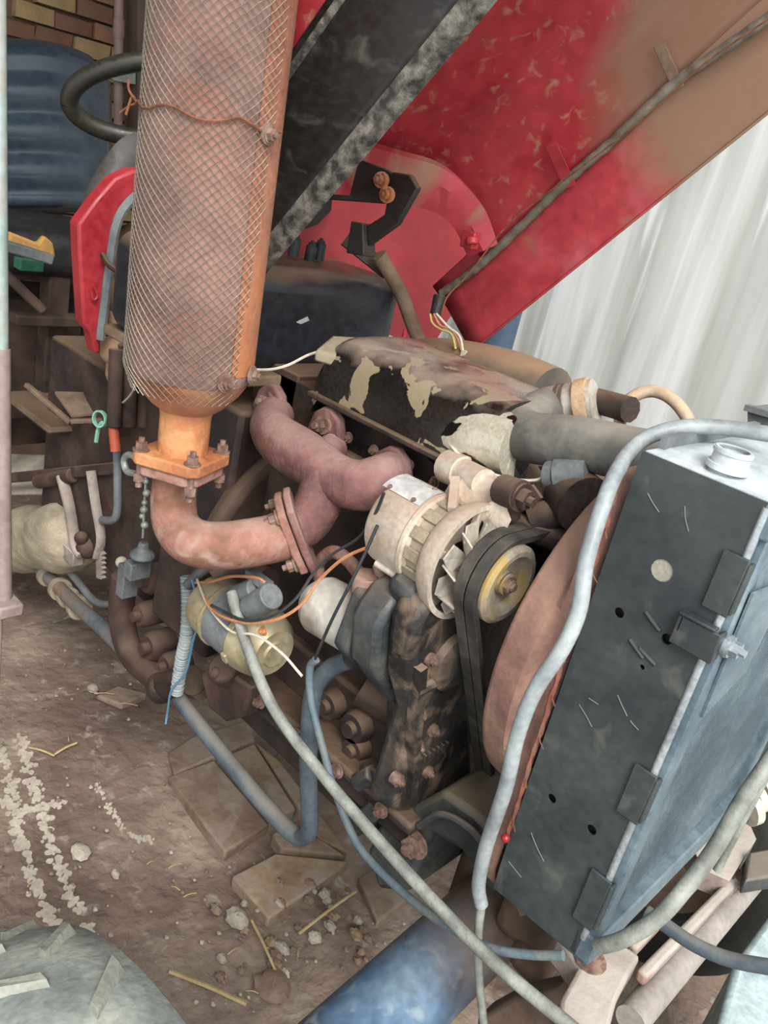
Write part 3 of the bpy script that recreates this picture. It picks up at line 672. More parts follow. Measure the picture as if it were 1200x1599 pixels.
# wheel and tyre: only its top rear shows
wc = W(-.455, .335, -1.258)
g = G(); pr = [(-.095, .24), (-.105, .29), (-.10, .345), (-.085, .372), (-.04, .386), (0, .39), (.04, .386), (.085, .372), (.10, .345), (.105, .29), (.095, .24), (-.095, .24)]
g.lathe(wc, Y, pr, 72, False)
ty = obj('front_tyre', g, TYREM, T, 'dusty grey front tyre', ang=50)
for i in range(20):
    a = i*2*math.pi/20
    for sg in (-1, 1):
        aa = a+(.12 if sg > 0 else 0)
        def tp(th, yy, r): return wc+Vector((math.cos(th)*r, yy, math.sin(th)*r))
        th0, th1 = aa, aa+.13
        lo_ = [tp(th0, .006*sg, .38), tp(th0+.06, .006*sg, .38), tp(th1+.06, .07*sg, .37), tp(th1, .07*sg, .37)]
        hi_ = [tp(th0+.01, .010*sg, .399), tp(th0+.05, .010*sg, .399), tp(th1+.05, .062*sg, .392), tp(th1+.01, .062*sg, .392)]
        g = G().add(lo_+hi_, [(0, 1, 2, 3), (4, 7, 6, 5), (0, 4, 5, 1), (1, 5, 6, 2), (2, 6, 7, 3), (3, 7, 4, 0)])
        if math.sin(a) > -.25: obj('tread_lug', g, LUGM, ty)
g = G().lathe(wc-Y*.06, Y, [(0, 0), (0, .10), (.02, .20), (.0, .235), (0, .25), (.12, .25), (.12, .235), (.08, .2), (.09, .08), (.14, .07), (.14, 0)], 40)
obj('wheel_rim', g, TYREM, T)

wf = W(-.44, 1.80, -1.258)  # far wheel added; its dark tyre stands in for shaded ground beyond the frame
fty = obj('front_tyre', G().lathe(wf, Y, pr, 48, False), mat('tyre_far_shade', ['2c2d2a', '3a3b36'], 12, .85, 0, .4), T, 'dark front tyre added on the far side to stand in for shade', ang=50)
obj('wheel_rim', G().lathe(wf-Y*.06, Y, [(0, 0), (.0, .10), (.02, .20), (.0, .235), (0, .25), (.12, .25), (.12, 0)], 32), CARRIER, T)
g = G().tube([W(-.41, 1.2, -1.10), W(-.41, 1.5, -1.15), W(-.43, 1.78, -1.22)], .06, 20, 3); obj('far_axle_tube', g, CARRIER, ax)

# ---- frame rails under the radiator (two cast plates joined by cross bars)
zr = -.875
def rl(px, py, z=zr): return P(px, py, z=z)
g = G().prism([rl(868, 1402+60), rl(905, 1448), rl(958, 1462), rl(1002, 1492), rl(985, 1520), rl(965, 1560), rl(950, 1620), rl(870, 1620), rl(876, 1560), rl(905, 1508)], -Z*.045)
fr = obj('front_frame', g, FRAMER, T, 'dusty pinkish iron frame under the radiator', bevel=.006)
g = G().prism([rl(1080, 1320), rl(1095, 1285), rl(1165, 1270), rl(1182, 1310), rl(1140, 1375), rl(1100, 1358)], -Z*.04); g.hexb(rl(1118, 1302)+Z*.001, Z, .016, .01)
obj('end_plate', g, FRAMER, fr, bevel=.005)
g = G().bar(rl(985, 1485, -.89), rl(1105, 1358, -.89), .015, .02).bar(rl(1000, 1528, -.90), rl(1160, 1365, -.90), .016, .02); obj('cross_bar', g, FRAMER, fr, bevel=.005)
g = G().cyl(rl(985, 1595, -.93), rl(1172, 1375, -.93), .021, n=24); obj('cross_tube', g, mat('xtube', ['857d76', '9c948c'], 12, .7, .1, .3), fr, 'grey dusty cross tube')
obj('bolt', G().hexb(rl(1150, 1375, -.90), Vector((1, 0, .6)), .014, .014), BOLT, fr)
obj('bolt', G().hexb(rl(922, 1500), Z, .016, .010), BOLT, fr)
g = G().prism([rl(1165, 1375, -.86), rl(1170, 1330, -.86), rl(1230, 1320, -.86), rl(1230, 1365, -.86)], -Z*.03)
g.cyl(rl(1160, 1265, -.84), rl(1195, 1240, -.84), .02).cyl(rl(1120, 1300, -.84), rl(1165, 1262, -.84), .018)
obj('steering_joint', g, GREYCASE, fr, bevel=.004)
g = G()
for i in range(4): c = rl(1165+i*9, 1262-i*15, -.82); g.ring(c, c+Vector((.006, .012, .004)), .03-.003*(i % 2), .012, 18)
obj('pale_washers', g, BOARD, fr, 'pale stacked washers')

# ---- radiator
RX0, RX1, RY0, RY1, RZ0, RZ1 = -.347, -.212, .811, 1.30, -.820, -.208
g = G().box(W((RX0+RX1)/2, (RY0+RY1)/2+.004, (RZ0+RZ1)/2), (RX1-RX0-.02, RY1-RY0-.016, RZ1-RZ0-.01))
rad = obj('radiator', g, BLACKM, T)
def sp_(px, py): return P(px, py, y=RY0)
out = [W(RX0, RY0, RZ1), W(RX1, RY0, RZ1), W(RX1, RY0, RZ0), W(RX0+.008, RY0, RZ0-.004), W(RX0+.006, RY0, RZ0+.05)]
holes = [(sp_(1034, 891), .0125), (sp_(967, 957), .0062), (sp_(1042, 998), .0062), (sp_(862, 1247), .006), (sp_(924, 1296), .0065), (sp_(1003, 1042), .003)]
g = G().holed(out, holes, Y*.003); side = obj('side_panel', g, PANEL, rad, 'black scratched side panel with bolt holes')
g = G().cyl(sp_(1034, 891)+Y*.004, sp_(1034, 891)+Y*.0015, .0125, n=18); obj('dusty_plug', g, mat('plug', ['8a8478', '9a9488'], 30, .8, 0, .2), side, 'dusty grey plug in the big hole')
for px, py, a in ((995, 1013, .5), (1012, 1025, .35), (1020, 970, .5)):
    c = sp_(px, py); d = Vector((math.cos(a), 0, -math.sin(a))); obj('pressed_dent', G().tube([c-d*.012, c-Y*.0005, c+d*.012], .0028, 6, 3), PANEL, side)
g = G()
rs = random.Random(4)
for px0, py0, px1, py1 in ((1012, 770, 1030, 800), (1070, 790, 1076, 830), (965, 1085, 980, 1118), (985, 1125, 998, 1140), (830, 1300, 850, 1345), (795, 1345, 815, 1370), (920, 1090, 935, 1100), (905, 1100, 925, 1135)):
    a, b = sp_(px0, py0), sp_(px1, py1); a.y -= .0003; b.y -= .0003
    g.tube([a, (a+b)/2+Vector((rs.uniform(-.002, .002), 0, 0)), b], .0007, 4, 3)
obj('paint_scratch', g, mat('scratch', ['5e5e59', '6c6a63'], 30, .8, 0, .1), side, 'pale scratches', kind='stuff')
# top tank with crowned plate and filler neck
g = G().surf(lambda a, b: W(RX0+.002+a*(RX1-RX0-.003), RY0+.004+b*(RY1-RY0), RZ1+.001+.010*min(1, 4*a, 4*(1-a), 5*b+.0)*(1 if b > .06 else .2)), 14, 24, Z*-.02)
tk = obj('top_tank', g, PANELF, rad, 'bright grey worn top tank', ang=60)
nc = P(1137, 730, z=RZ1+.008)
g = G().ring(nc, nc+Z*.020, .019, .0155, 28).ring(nc-Z*.002, nc+Z*.004, .022, .0155, 28).ring(nc+Z*.0155, nc+Z*.019, .0205, .0155, 28)
obj('filler_neck', g, PANELF, tk)
g = G().bar(W(RX0+.006, RY0+.03, RZ1+.008), W(RX0+.006, RY0+.30, RZ1+.008), .008, .016); obj('tank_lip', g, GREYPL, tk)
# core: fins and tubes facing forward
g = G().box(W(RX1-.006, (RY0+RY1)/2+.01, -.53), (.012, RY1-RY0-.06, .52))
n_ = 64
for i in range(n_):
    y = RY0+.04+(RY1-RY0-.07)*i/(n_-1); g.box(W(RX1+.001, y, -.53), (.006, .003, .51))
for i in range(100):
    g.box(W(RX1+.0005, (RY0+RY1)/2+.01, -.28-i*.0052), (.004, RY1-RY0-.06, .0012))
obj('core_fins', g, CORE, rad, 'blue-grey finned core face', kind='stuff')
# frame posts, bright rods, clips
g = G().box(W(RX1+.004, RY0+.022, -.53), (.02, .03, .6)).box(W(RX1+.004, RY1-.02, -.53), (.02, .03, .6)).box(W(RX1+.004, (RY0+RY1)/2, RZ0+.02), (.03, RY1-RY0, .04)).box(W(RX1+.004, (RY0+RY1)/2, RZ1-.02), (.02, RY1-RY0, .035))
obj('core_frame', g, CORE, rad, bevel=.003)
g = G().cyl(W(RX1+.001, RY0+.002, RZ1-.005), W(RX1+.001, RY0+.002, RZ0+.03), .0045, n=12)
obj('edge_rod', g, SILVEDGE, rad, 'bright worn front edge rod')
g = G().prism([W(RX1+.016, RY0+.01, -.30), W(RX1+.03, RY0+.07, -.29), W(RX1+.02, RY0+.10, -.42), W(RX1+.014, RY0+.03, -.46)], X*.003)
g.prism([W(RX1+.006, RY0+.02, -.235), W(RX1+.018, RY0+.3, -.235), W(RX1+.024, RY0+.3, -.33), W(RX1+.016, RY0+.02, -.33)], X*.003)
obj('air_baffle', g, CORE, rad, 'pale grey sheet flap')
for (pa, pb) in (((1132, 862), (1118, 948)), ((1002, 1200), (985, 1272)), ((938, 1368), (918, 1440))):
    z0_, z1_ = sp_(*pa).z-EYE, sp_(*pb).z-EYE; zc_ = (z0_+z1_)/2; h = abs(z0_-z1_)
    g = G().box(W(RX1-.006, RY0-.003, zc_), (.028, .004, h*1.15)).box(W(RX1+.009, RY0+.010, zc_), (.004, .03, h)); obj('edge_clip', g, PANEL, rad, bevel=.0015)
c = sp_(1105, 1002); c = Vector((RX1-.012, RY0-.008, c.z))
g = G().box(c, (.046, .004, .034)).box(c+Vector((.022, .016, 0)), (.004, .036, .034)).box(c+Vector((-.018, .003, .008)), (.004, .010, .02)).box(c+Vector((-.003, .002, .019)), (.040, .012, .004))
lb = obj('latch_bracket', g, PANEL, rad, 'black bolted bracket on the front edge', bevel=.0015)
g = G().cyl(c+Vector((.024, .024, 0)), c+Vector((.029, .024, 0)), .013, n=20).hexb(c+Vector((.029, .024, 0)), X, .009, .009); obj('bracket_bolt', g, SILVEDGE, lb, 'bright hex bolt')
# torn red sealing strip along the rear edge
rs = random.Random(9); pts = []
for i in range(34):
    t = i/33; a = P(962+(792-962)*t, 770+(1308-770)*t, y=RY0-.002); pts.append(a+Vector((rs.uniform(-.0012, .0012), rs.uniform(-.001, .0), 0)))
g = G().tube(pts, .0032, 6, 2, rf=lambda t: .7+.5*abs(math.sin(t*57)))
for i in range(3, 33, 4):
    g.tube([pts[i], pts[i]+Vector((.004, -.004, -.005)), pts[i]+Vector((rs.uniform(.006, .014), -.006, -.012))], .0008, 4, 3)
obj('sealing_strip', g, GASK, rad, 'torn reddish sealing strip')
obj('red_lens', G().ball(P(790, 1309, y=.80), .006), GLASSL, rad, 'small red lens')
g = G()
pp = [P(770, 1378, y=.85), P(800, 1400, y=.84), P(812, 1432, y=.84), P(836, 1425, y=.83), P(812, 1402, y=.83), P(780, 1372, y=.83)]
g.prism(pp, Y*.02); obj('torn_bracket', g, BROWND, rad, bevel=.002)

# ---- fan shroud: rim against the radiator, ring around the fan
g = G(); yc, zc2, rr_ = 1.06, -.530, .260
def shr(a, b):
    th = 2*math.pi*a; cy, sz_ = math.cos(th), math.sin(th)
    ry = .235; rz_ = .295; k_ = max(abs(cy)/ry, abs(sz_)/rz_); sq_ = (cy/k_, sz_/k_)
    ci = (cy*rr_, sz_*rr_)
    if b < .25: t = b/.25; x = RX0-.004-.03*t; q = sq_
    elif b < .5: t = (b-.25)/.25; x = RX0-.034-.012*t; q = (sq_[0]*(1-t)+ci[0]*t, sq_[1]*(1-t)+ci[1]*t)
    else: t = (b-.5)/.5; x = RX0-.046-.037*t; q = ci
    return W(x, yc+q[0], zc2+(.015*(1-b) if b<1 else 0)*-1+q[1])
g.surf(shr, 96, 16)
sh = obj('fan_shroud', g, SHROUD, T, 'rust-brown dusty sheet metal fan shroud', ang=30)
sh.modifiers.new('solid', 'SOLIDIFY').thickness = .003

# ---- fuel tank
TX0, TX1 = -1.42, -1.12
g = G().box(W((TX0+TX1)/2, 1.03, -.283), (TX1-TX0, .48, .185))
ft = obj('fuel_tank', g, TANK, T, bevel=.04, seg=6)
g = G().box(W((TX0+TX1)/2+.0, 1.03, -.385), (TX1-TX0+.03, .46, .02)); obj('tank_cradle', g, BROWND, ft, bevel=.004)
g = G()
for px, py in ((458, 392), (483, 402), (497, 398)):
    c = P(px, py+8, x=-1.24); g = G().cyl(c, c+Z*.03, .011, n=14).hexb(c+Z*.03, Z, .008, .006); obj('tank_fitting', g, PANEL, ft, 'small black threaded fitting')
g = G().prism([P(462, 503, x=TX1), P(480, 494, x=TX1), P(483, 500, x=TX1), P(470, 506, x=TX1)], X*.001); obj('paint_chip', g, LABEL, ft, 'pale chip in the paint')
g = G().tube([P(592, 398, x=-1.12), P(625, 455, x=-1.10), P(642, 500, x=-1.08), P(660, 545, x=-1.04)], .014, 10); obj('filler_pipe', g, BROWND, ft)
g = G().bar(P(540, 372, x=-1.2), P(606, 425, x=-1.13), .03, .006, X); obj('tank_strap', g, BLACKM, ft)

# ---- hood, raised on its rear hinge
th_ = math.radians(49.5); hu = Vector((math.cos(th_), 0, math.sin(th_))); hn = Vector((-math.sin(th_), 0, math.cos(th_)))
H0 = W(-1.0, 0, -.175)        # free-edge plane at the hinge end
def Hp(u, y, d): return H0+hu*u+Y*y+hn*d
def fedge(y): return (y-.79)*(-.145)   # free edge drops slightly towards the far side
U0, U1 = .04, 1.25
def strip(sec, u0, u1, name, mt, par, lab=None, th=.004, nu=30, jit=0, sub=6):
    pts = []
    for i in range(len(sec)-1):
        for j in range(sub): t = j/sub; pts.append((sec[i][0]*(1-t)+sec[i+1][0]*t, sec[i][1]*(1-t)+sec[i+1][1]*t))
    pts.append(sec[-1]); n = len(pts)-1
    def fn(a, b):
        i = round(b*n); u = u0+(u1-u0)*a
        return Hp(u, pts[i][0], fedge(pts[i][0])+pts[i][1]+jit*math.sin(u*5+i*.5))
    g = G().surf(fn, nu, n); o = obj(name, g, mt, par, lab, ang=35); md = o.modifiers.new('solid', 'SOLIDIFY'); md.thickness = th; md.offset = 0; return o
hood_sec = [(.777, .165), (.772, .225), (.79, .265), (.84, .29), (.98, .30), (1.12, .30), (1.24, .275), (1.31, .22), (1.335, .130)]
hood = strip(hood_sec, U0+.0, U1, 'hood', RED, T, 'raised red sheet metal hood seen from below', jit=.002)
strip([(.79, .018), (.783, .08), (.777, .165)], -.03, U1, 'side_panel', BLACKP, hood, 'black painted hood side')
strip([(.790, .019), (.7915, .0), (.806, -.004), (.808, .004)], -.03, U1, 'worn_edge', EDGE, hood, 'pale worn free edge')
strip([(.777, .141), (.770, .147), (.777, .153)], -.02, U1, 'pressed_crease', EDGE, hood, 'thin grey crease line', .002)
strip([(1.332, .150), (1.338, .130), (1.345, .10), (1.355, .0), (1.348, -.006)], -.085, U1, 'far_side_panel', REDD, hood, 'red far side panel faded and caked with brown dust')
# stiffening arch across the rear of the hood
ar = [[(470, 190, .88), (556, 214, 1.02), (620, 233, 1.12), (680, 251, 1.2), (718, 278, 1.25), (752, 319, 1.29), (772, 372, 1.32)],
      [(470, 222, .87), (538, 240, .99), (605, 263, 1.10), (650, 278, 1.16), (699, 297, 1.22), (725, 330, 1.26), (755, 392, 1.30)],
      [(470, 300, .90), (540, 305, 1.02), (600, 310, 1.12), (654, 323, 1.19), (690, 338, 1.24), (712, 360, 1.27), (731, 402, 1.30)]]
ac = [smooth_path([P(*q[:2], y=q[2]) for q in r_], 6) for r_ in ar]; n = len(ac[0])
g = G().add(ac[0]+[p+Vector((.012, 0, -.008)) for p in ac[0]]+ac[1]+ac[2], [(k*n+i, k*n+i+1, (k+1)*n+i+1, (k+1)*n+i) for k in range(3) for i in range(n-1)])
obj('stiffening_arch', g, REDD, hood, 'pinkish red pressed arch')
# wiring in the crease: ribbed conduit, straps, thin wire
cpath = [P(a, b, y=1.325) for a, b in ((690, 458), (730, 430), (770, 396), (830, 338), (893, 276), (960, 218), (1050, 133), (1120, 84), (1215, 18), (1330, -70), (1430, -150))]
g = G().tube(cpath, .0085, 10, 14, rf=lambda t: 1+.07*math.sin(t*700)); obj('ribbed_conduit', g, mat('conduit', ['5b5348', '7b7366'], 30, .7, .2, .2), hood, 'dusty ribbed cable conduit')
for px, py in ((877, 252), (1046, 97)):
    g = G().prism([P(px-26, py-24, y=1.30), P(px-8, py-30, y=1.30), P(px+22, py+34, y=1.325), P(px+4, py+42, y=1.325)], -hn*.003)
    obj('conduit_strap', g, REDD if px < 900 else BROWND, hood, bevel=.001)
g = G().tube([P(1203, 28, y=1.27), P(1100, 100, y=1.27), P(1000, 190, y=1.27), P(870, 290, y=1.27), P(790, 355, y=1.26), P(735, 425, y=1.24), P(700, 462, y=1.22), P(690, 490, y=1.2)], .0014, 5, 5)
obj('loose_wire', g, RUSTWIRE, hood)
# dusty far corner patch follows the paint; latch at the arch foot
g = G().box(P(735, 375, y=1.25), (.03, .02, .03)).cyl(P(738, 370, y=1.24), P(738, 382, y=1.24), .012); obj('arch_foot_clip', g, REDP, hood, bevel=.003)
# harness boot and loose coloured wires
g = G().cyl(P(688, 462, y=1.22), P(680, 492, y=1.21), .013, .010, n=12); hb = obj('harness_boot', g, BLACKM, T, bevel=.002)
for pts, mt in (([(672, 490), (676, 505), (690, 515), (706, 522), (712, 545)], YELW), ([(678, 490), (688, 508), (705, 515), (716, 530), (722, 550)], ORANGE), ([(682, 490), (700, 510), (718, 525), (724, 552)], WHITEW)):
    g = G().tube([P(a, b, y=1.19) for a, b in pts], .0022, 6); obj('loose_wire', g, mt, hb, 'frayed coloured wire')
obj('wire_connector', G().box(P(725, 556, y=1.19), (.01, .01, .02)), WHITEW, hb, 'cream plug')
g = G().tube([P(634, 515, y=1.25), P(630, 535, y=1.24), P(626, 556, y=1.24)], .005, 8); obj('red_hose', g, REDW, T, 'bright red thin hose')

# ---- firewall and hinge bracket behind the tank
xf = -1.30
fwp = [(380, 290), (600, 300), (690, 320), (740, 360), (785, 398), (735, 452), (700, 500), (672, 548), (600, 520), (540, 430), (380, 430)]
g = G().prism([P(a, b, x=xf) for a, b in fwp], X*-.006)
fw = obj('firewall', g, REDP, T, 'red sheet bulkhead behind the tank')
g = G().prism([P(390, 368, x=-1.285), P(450, 366, x=-1.285), P(495, 350, x=-1.285), P(516, 328, x=-1.285), P(518, 306, x=-1.285), P(390, 296, x=-1.285)], X*.003)  # solid dark sheet, painted stand-in for the shade inside the opening
obj('opening_shade', g, mat('opening', ['1c1614', '28201d'], 6, .9, 0, .1), fw, 'dark sheet standing for the shade in a round opening')
g = G().prism([P(480, 222, y=1.00), P(545, 243, y=1.02), P(600, 262, y=1.05), P(640, 285, y=1.07), P(600, 318, y=1.05), P(520, 312, y=1.02), P(430, 306, y=1.0)], Y*.006)
g.prism([P(612, 268, y=1.03), P(640, 272, y=1.03), P(652, 293, y=1.03), P(620, 350, y=1.03), P(572, 385, y=1.03), P(558, 362, y=1.03), P(600, 335, y=1.03)], Y*.012)
g.prism([P(548, 345, y=1.02), P(566, 348, y=1.02), P(568, 400, y=1.02), P(540, 395, y=1.02)], Y*.03)
hb2 = obj('hinge_bracket', g, BLACKM, T, 'dark bent hinge bracket', bevel=.003)
for px, py in ((596, 281), (605, 304)): obj('bolt', G().cyl(P(px, py, y=1.03), P(px, py, y=1.018), .013, n=14).hexb(P(px, py, y=1.019), -Y, .008, .008), RUST_O, hb2)

# ---- instrument cowl: black crown, red side, rubber edge
xc = -1.72
def cw_(px, py, dx=0): return P(px, py, x=xc+dx)
outer = [(126, 372), (122, 340), (138, 290), (168, 240), (195, 213), (235, 203), (300, 200)]
inner = [(136, 365), (150, 335), (175, 290), (205, 266), (240, 262), (300, 262)]
g = G(); o1 = smooth_path([cw_(a, b) for a, b in outer], 6)
i1 = smooth_path([cw_(a, b, .055) for a, b in [(134, 352), (140, 325), (160, 298), (180, 275), (207, 264), (242, 262), (300, 262)]], 6)
n = len(o1); g.add(o1+i1+[p+Vector((-.18, .15, -.04)) for p in o1], [(i, i+1, n+i+1, n+i) for i in range(n-1)]+[(i, i+1, 2*n+i+1, 2*n+i) for i in range(n-1)])
cowl = obj('instrument_cowl', g, COWLB, T, 'dark crown of the instrument cowl', ang=60); cowl.modifiers.new('solid', 'SOLIDIFY').thickness = .005
red_out = [(300, 264), (242, 264), (207, 266), (180, 278), (150, 312), (122, 350), (124, 400), (130, 505), (142, 520), (148, 552), (158, 553), (158, 530), (165, 470), (172, 400), (180, 350), (195, 320), (225, 300), (300, 296)]
g = G().prism([cw_(a, b, .10) for a, b in red_out], X*-.04); obj('red_side', g, REDP, cowl, 'red front face of the cowl', bevel=.006)
g = G().tube([cw_(a, b, .107) for a, b in ((157, 530), (163, 480), (172, 410), (181, 355), (197, 322), (228, 300), (300, 296))], .010, 8); obj('rubber_edge', g, GREYPL, cowl, 'grey rubber edging')
g = G().tube([cw_(160, 398, .11), cw_(175, 418, .16), cw_(212, 436, .25)], .006, 8); obj('choke_wire', g, BLACKM, cowl)
g = G().tube([cw_(146, 445, .108), cw_(152, 462, .108), cw_(146, 468, .108), cw_(143, 455, .108)], .0025, 6, 4); obj('clip_ring', g, REDP, cowl)
# tan lumps of the gear selector behind
g = G().box(P(205, 480, x=-1.70), (.05, .09, .36)); gl = obj('selector_column', g, KNOB, T, 'tan dusty control column', bevel=.02)
for px, py, r in ((187, 402, .030), (186, 462, .040), (180, 495, .03), (176, 548, .028)):
    obj('column_knob', G().ball(P(px, py, x=-1.66), r, (1, 1, 1.1), 16), KNOB, gl)
# rods below the cowl
g = G()
for px in (182, 205, 228): g.cyl(P(px, 545, x=-1.62), P(px-4, 668, x=-1.58), .016, n=12)
g.box(P(205, 610, x=-1.64), (.02, .09, .22)); obj('control_rods', g, REDBROWN, T, bevel=.003)
g = G().tube([P(215, 578, y=.86), P(208, 610, y=.9), P(190, 630, y=.95), P(172, 634, y=.98)], .0025, 6); obj('stiff_wire', g, WHITEW, T)

# ---- steering wheel
swp = [P(a, b, x=x) for a, b, x in ((262, 94, -1.83), (215, 95, -1.87), (165, 105, -1.92), (128, 125, -1.96), (110, 150, -1.98), (108, 175, -1.98), (124, 198, -1.96), (158, 213, -1.93), (200, 222, -1.90), (262, 222, -1.85))]
swc = P(262, 155, x=-1.75)
# complete ring: fit with mirror of the visible half about the hidden centre
full = swp+[2*swc-p for p in swp[1:-1]]
cc = P(265, 158, x=-1.86); e1_ = P(109, 160, x=-1.98)-cc; e2_ = P(262, 93, x=-1.83)-cc
g = G(); ring = [cc+e1_*math.cos(a)+e2_*math.sin(a) for a in [2*math.pi*i/64 for i in range(65)]]
g.tube(ring, .021, 14, 0)
sw = obj('steering_wheel', g, WHEELP, T, 'thin black steering wheel', ang=70)
g = G()
for a in (2.5, 3.3, 4.1): g.cyl(cc, cc+e1_*math.cos(a)+e2_*math.sin(a), .008, n=8)
g.cyl(cc-Z*.03, cc+Z*.01, .035).cyl(cc, P(265, 240, x=-1.8), .018); obj('wheel_spoke', g, WHEELP, sw)

# ---- seat
def bp(a, b):          # backrest surface with pressed flutes; a across, b down
    px = -60+a*235; py = 62+b*270+(1-b)*max(0, (a-.45))**2*150+(max(0, a-.86)*180 if b < .5 else 0)
    x = -2.62+.10*b-.12*(a-.5)**2
    fl = 0
    if .12 < a < .90:
        k_ = (b-.18)*4.3; fl = .022*abs(math.sin(k_*math.pi/1.0)) if 0 < b-.18 < .80 else 0
        fl *= min(1, (a-.12)*12, (.90-a)*12)
    e_ = min(a, 1-a, b*1.2, (1-b)); rnd_ = -.05*(1-min(1, e_*9))**2
    return P(px, py, x=x+fl+rnd_)
g = G().surf(bp, 40, 60, X*-.05)
seat = obj('seat', g, VINYL, T, 'glossy blue-black moulded vinyl backrest', ang=70)
g = G().box(P(55, 378, x=-2.35), (.40, .42, .12)); obj('cushion', g, mat('cushion', ['1e1c1d', '292627'], 6, .5, 0, .05), seat, 'dark seat cushion', bevel=.04, seg=5)
g = G().prism([P(15, 362, x=-2.06), P(60, 380, x=-2.06), P(70, 368, x=-2.06), P(84, 380, x=-2.06), P(88, 402, x=-2.06), P(70, 410, x=-2.06), P(15, 385, x=-2.06)], X*-.02)
obj('torn_padding', g, LEATH, seat, 'torn ochre padding', bevel=.006)
g = G().bar(P(-10, 378, x=-2.02), P(80, 405, x=-2.02), .03, .025); obj('seat_rail', g, GREYPL, seat, bevel=.004)
g = G().box(P(45, 412, x=-2.08), (.04, .06, .03)); obj('green_catch', g, GREENM, seat, 'small green catch', bevel=.004)

# ---- platform structure and controls seen under the cowl
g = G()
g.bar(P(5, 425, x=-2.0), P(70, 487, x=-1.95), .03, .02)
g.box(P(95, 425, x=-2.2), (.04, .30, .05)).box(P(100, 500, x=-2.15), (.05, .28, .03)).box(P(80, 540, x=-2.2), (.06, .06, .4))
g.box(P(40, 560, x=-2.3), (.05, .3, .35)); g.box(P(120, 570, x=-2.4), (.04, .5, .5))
pf = obj('seat_frame', g, mat('shadow_iron', ['241a17', '372822', '4a372d'], 10, .85, 0, .5), T, bevel=.006)  # shade under the cowl is put into the iron's dark colour
g = G().bar(P(40, 600, x=-1.92), P(110, 660, x=-1.80), .014, .012).bar(P(110, 658, x=-1.80), P(190, 655, x=-1.74), .014, .012).prism([P(85, 610, x=-1.9), P(180, 612, x=-1.82), P(188, 640, x=-1.78), P(112, 648, x=-1.82)], -Z*.01)
obj('footplate', g, BROWND, T, 'dusty brown footplate', bevel=.003)
g = G().box(P(120, 640, x=-2.05), (.3, .30, .02)).box(W(-1.75, 1.25, -.82), (.6, .5, .5)); obj('gearbox_case', g, BLOCK, T, bevel=.02)
g = G().bar(P(-5, 748, y=1.0), P(190, 730, y=1.0), .03, .03).cyl(P(60, 752, y=.99), P(115, 742, y=.99), .02); lvb = obj('linkage_bar', g, REDBROWN, T, bevel=.004)
g = G().tube([P(96, 742, y=.98), P(108, 790, y=.98), P(118, 850, y=.98), P(128, 868, y=.98)], .016, 10, 5, ovl=.6).box(P(110, 862, y=.98), (.09, .03, .04)); obj('brake_lever', g, FRAMER, lvb, bevel=.003)
g = G().tube([P(142, 735, y=.97), P(150, 790, y=.97), P(158, 840, y=.97), P(152, 870, y=.97)], .013, 10, 5, ovl=.6)
rk = [P(150, 860, y=.97), P(150, 902, y=.97), P(158, 905, y=.97)]
for i in range(6): rk += [P(161, 903-i*7.5, y=.97), P(157, 899-i*7.5, y=.97)]
g.prism(rk, Y*.01); obj('toothed_rack', g, FRAMER, lvb, 'toothed parking brake rack')
g = G().tube([P(183, 700, y=.96), P(184, 760, y=.96), P(183, 800, y=.96), P(176, 812, y=.96), P(160, 812, y=.97)], .010, 10, 5); obj('bent_rod', g, GREYPL, lvb)
g = G().ball(P(127, 840, y=.98), .018).ball(P(137, 855, y=1.0), .03); obj('knuckle', g, REDBROWN, lvb)
g = G().cyl(P(176, 655, y=.93), P(181, 705, y=.93), .011, .012, n=12); obj('orange_grip', g, ORG, T, 'worn orange plastic grip')
rc = P(158, 654, y=.93); g = G().ring(rc, rc+Vector((.3, -1, .1)).normalized()*.008, .020, .016, 24); obj('mint_ring', g, MINT, T, 'small mint green ring')
g = G().tube([P(150, 690, y=.93), P(154, 668, y=.93), P(160, 660, y=.93)], .005, 6); obj('mint_tab', g, MINT, T, 'pale green tab')
# hanging hook, links and grey bell
g = G().tube([P(212, 740, y=.86), P(198, 735, y=.86), P(194, 718, y=.86), P(202, 710, y=.86), P(218, 720, y=.86), P(228, 745, y=.86)], .007, 8)
hk = obj('hanging_hook', g, GALV, T, 'pale bent metal hook')
g = G()
for i, (px, py) in enumerate(((228, 752), (229, 770), (226, 785), (225, 796), (222, 806), (226, 820))): g.ball(P(px, py, y=.86), .008 if i % 2 else .006)
g.cyl(P(228, 745, y=.86), P(223, 840, y=.86), .0025, n=6); obj('hook_link', g, GALV, hk)
g = G().lathe(P(222, 870, y=.87), Z, [(0, .026), (.008, .026), (.02, .012), (.035, .010), (.035, 0)], 16).box(P(215, 888, y=.88), (.03, .05, .04)).box(P(200, 905, y=.90), (.03, .04, .08)); obj('sender_unit', g, GREYPL, T, bevel=.003)
obj('pale_cap', G().ball(P(190, 878, y=.93), .014), BOARD, T, 'small pale cap')
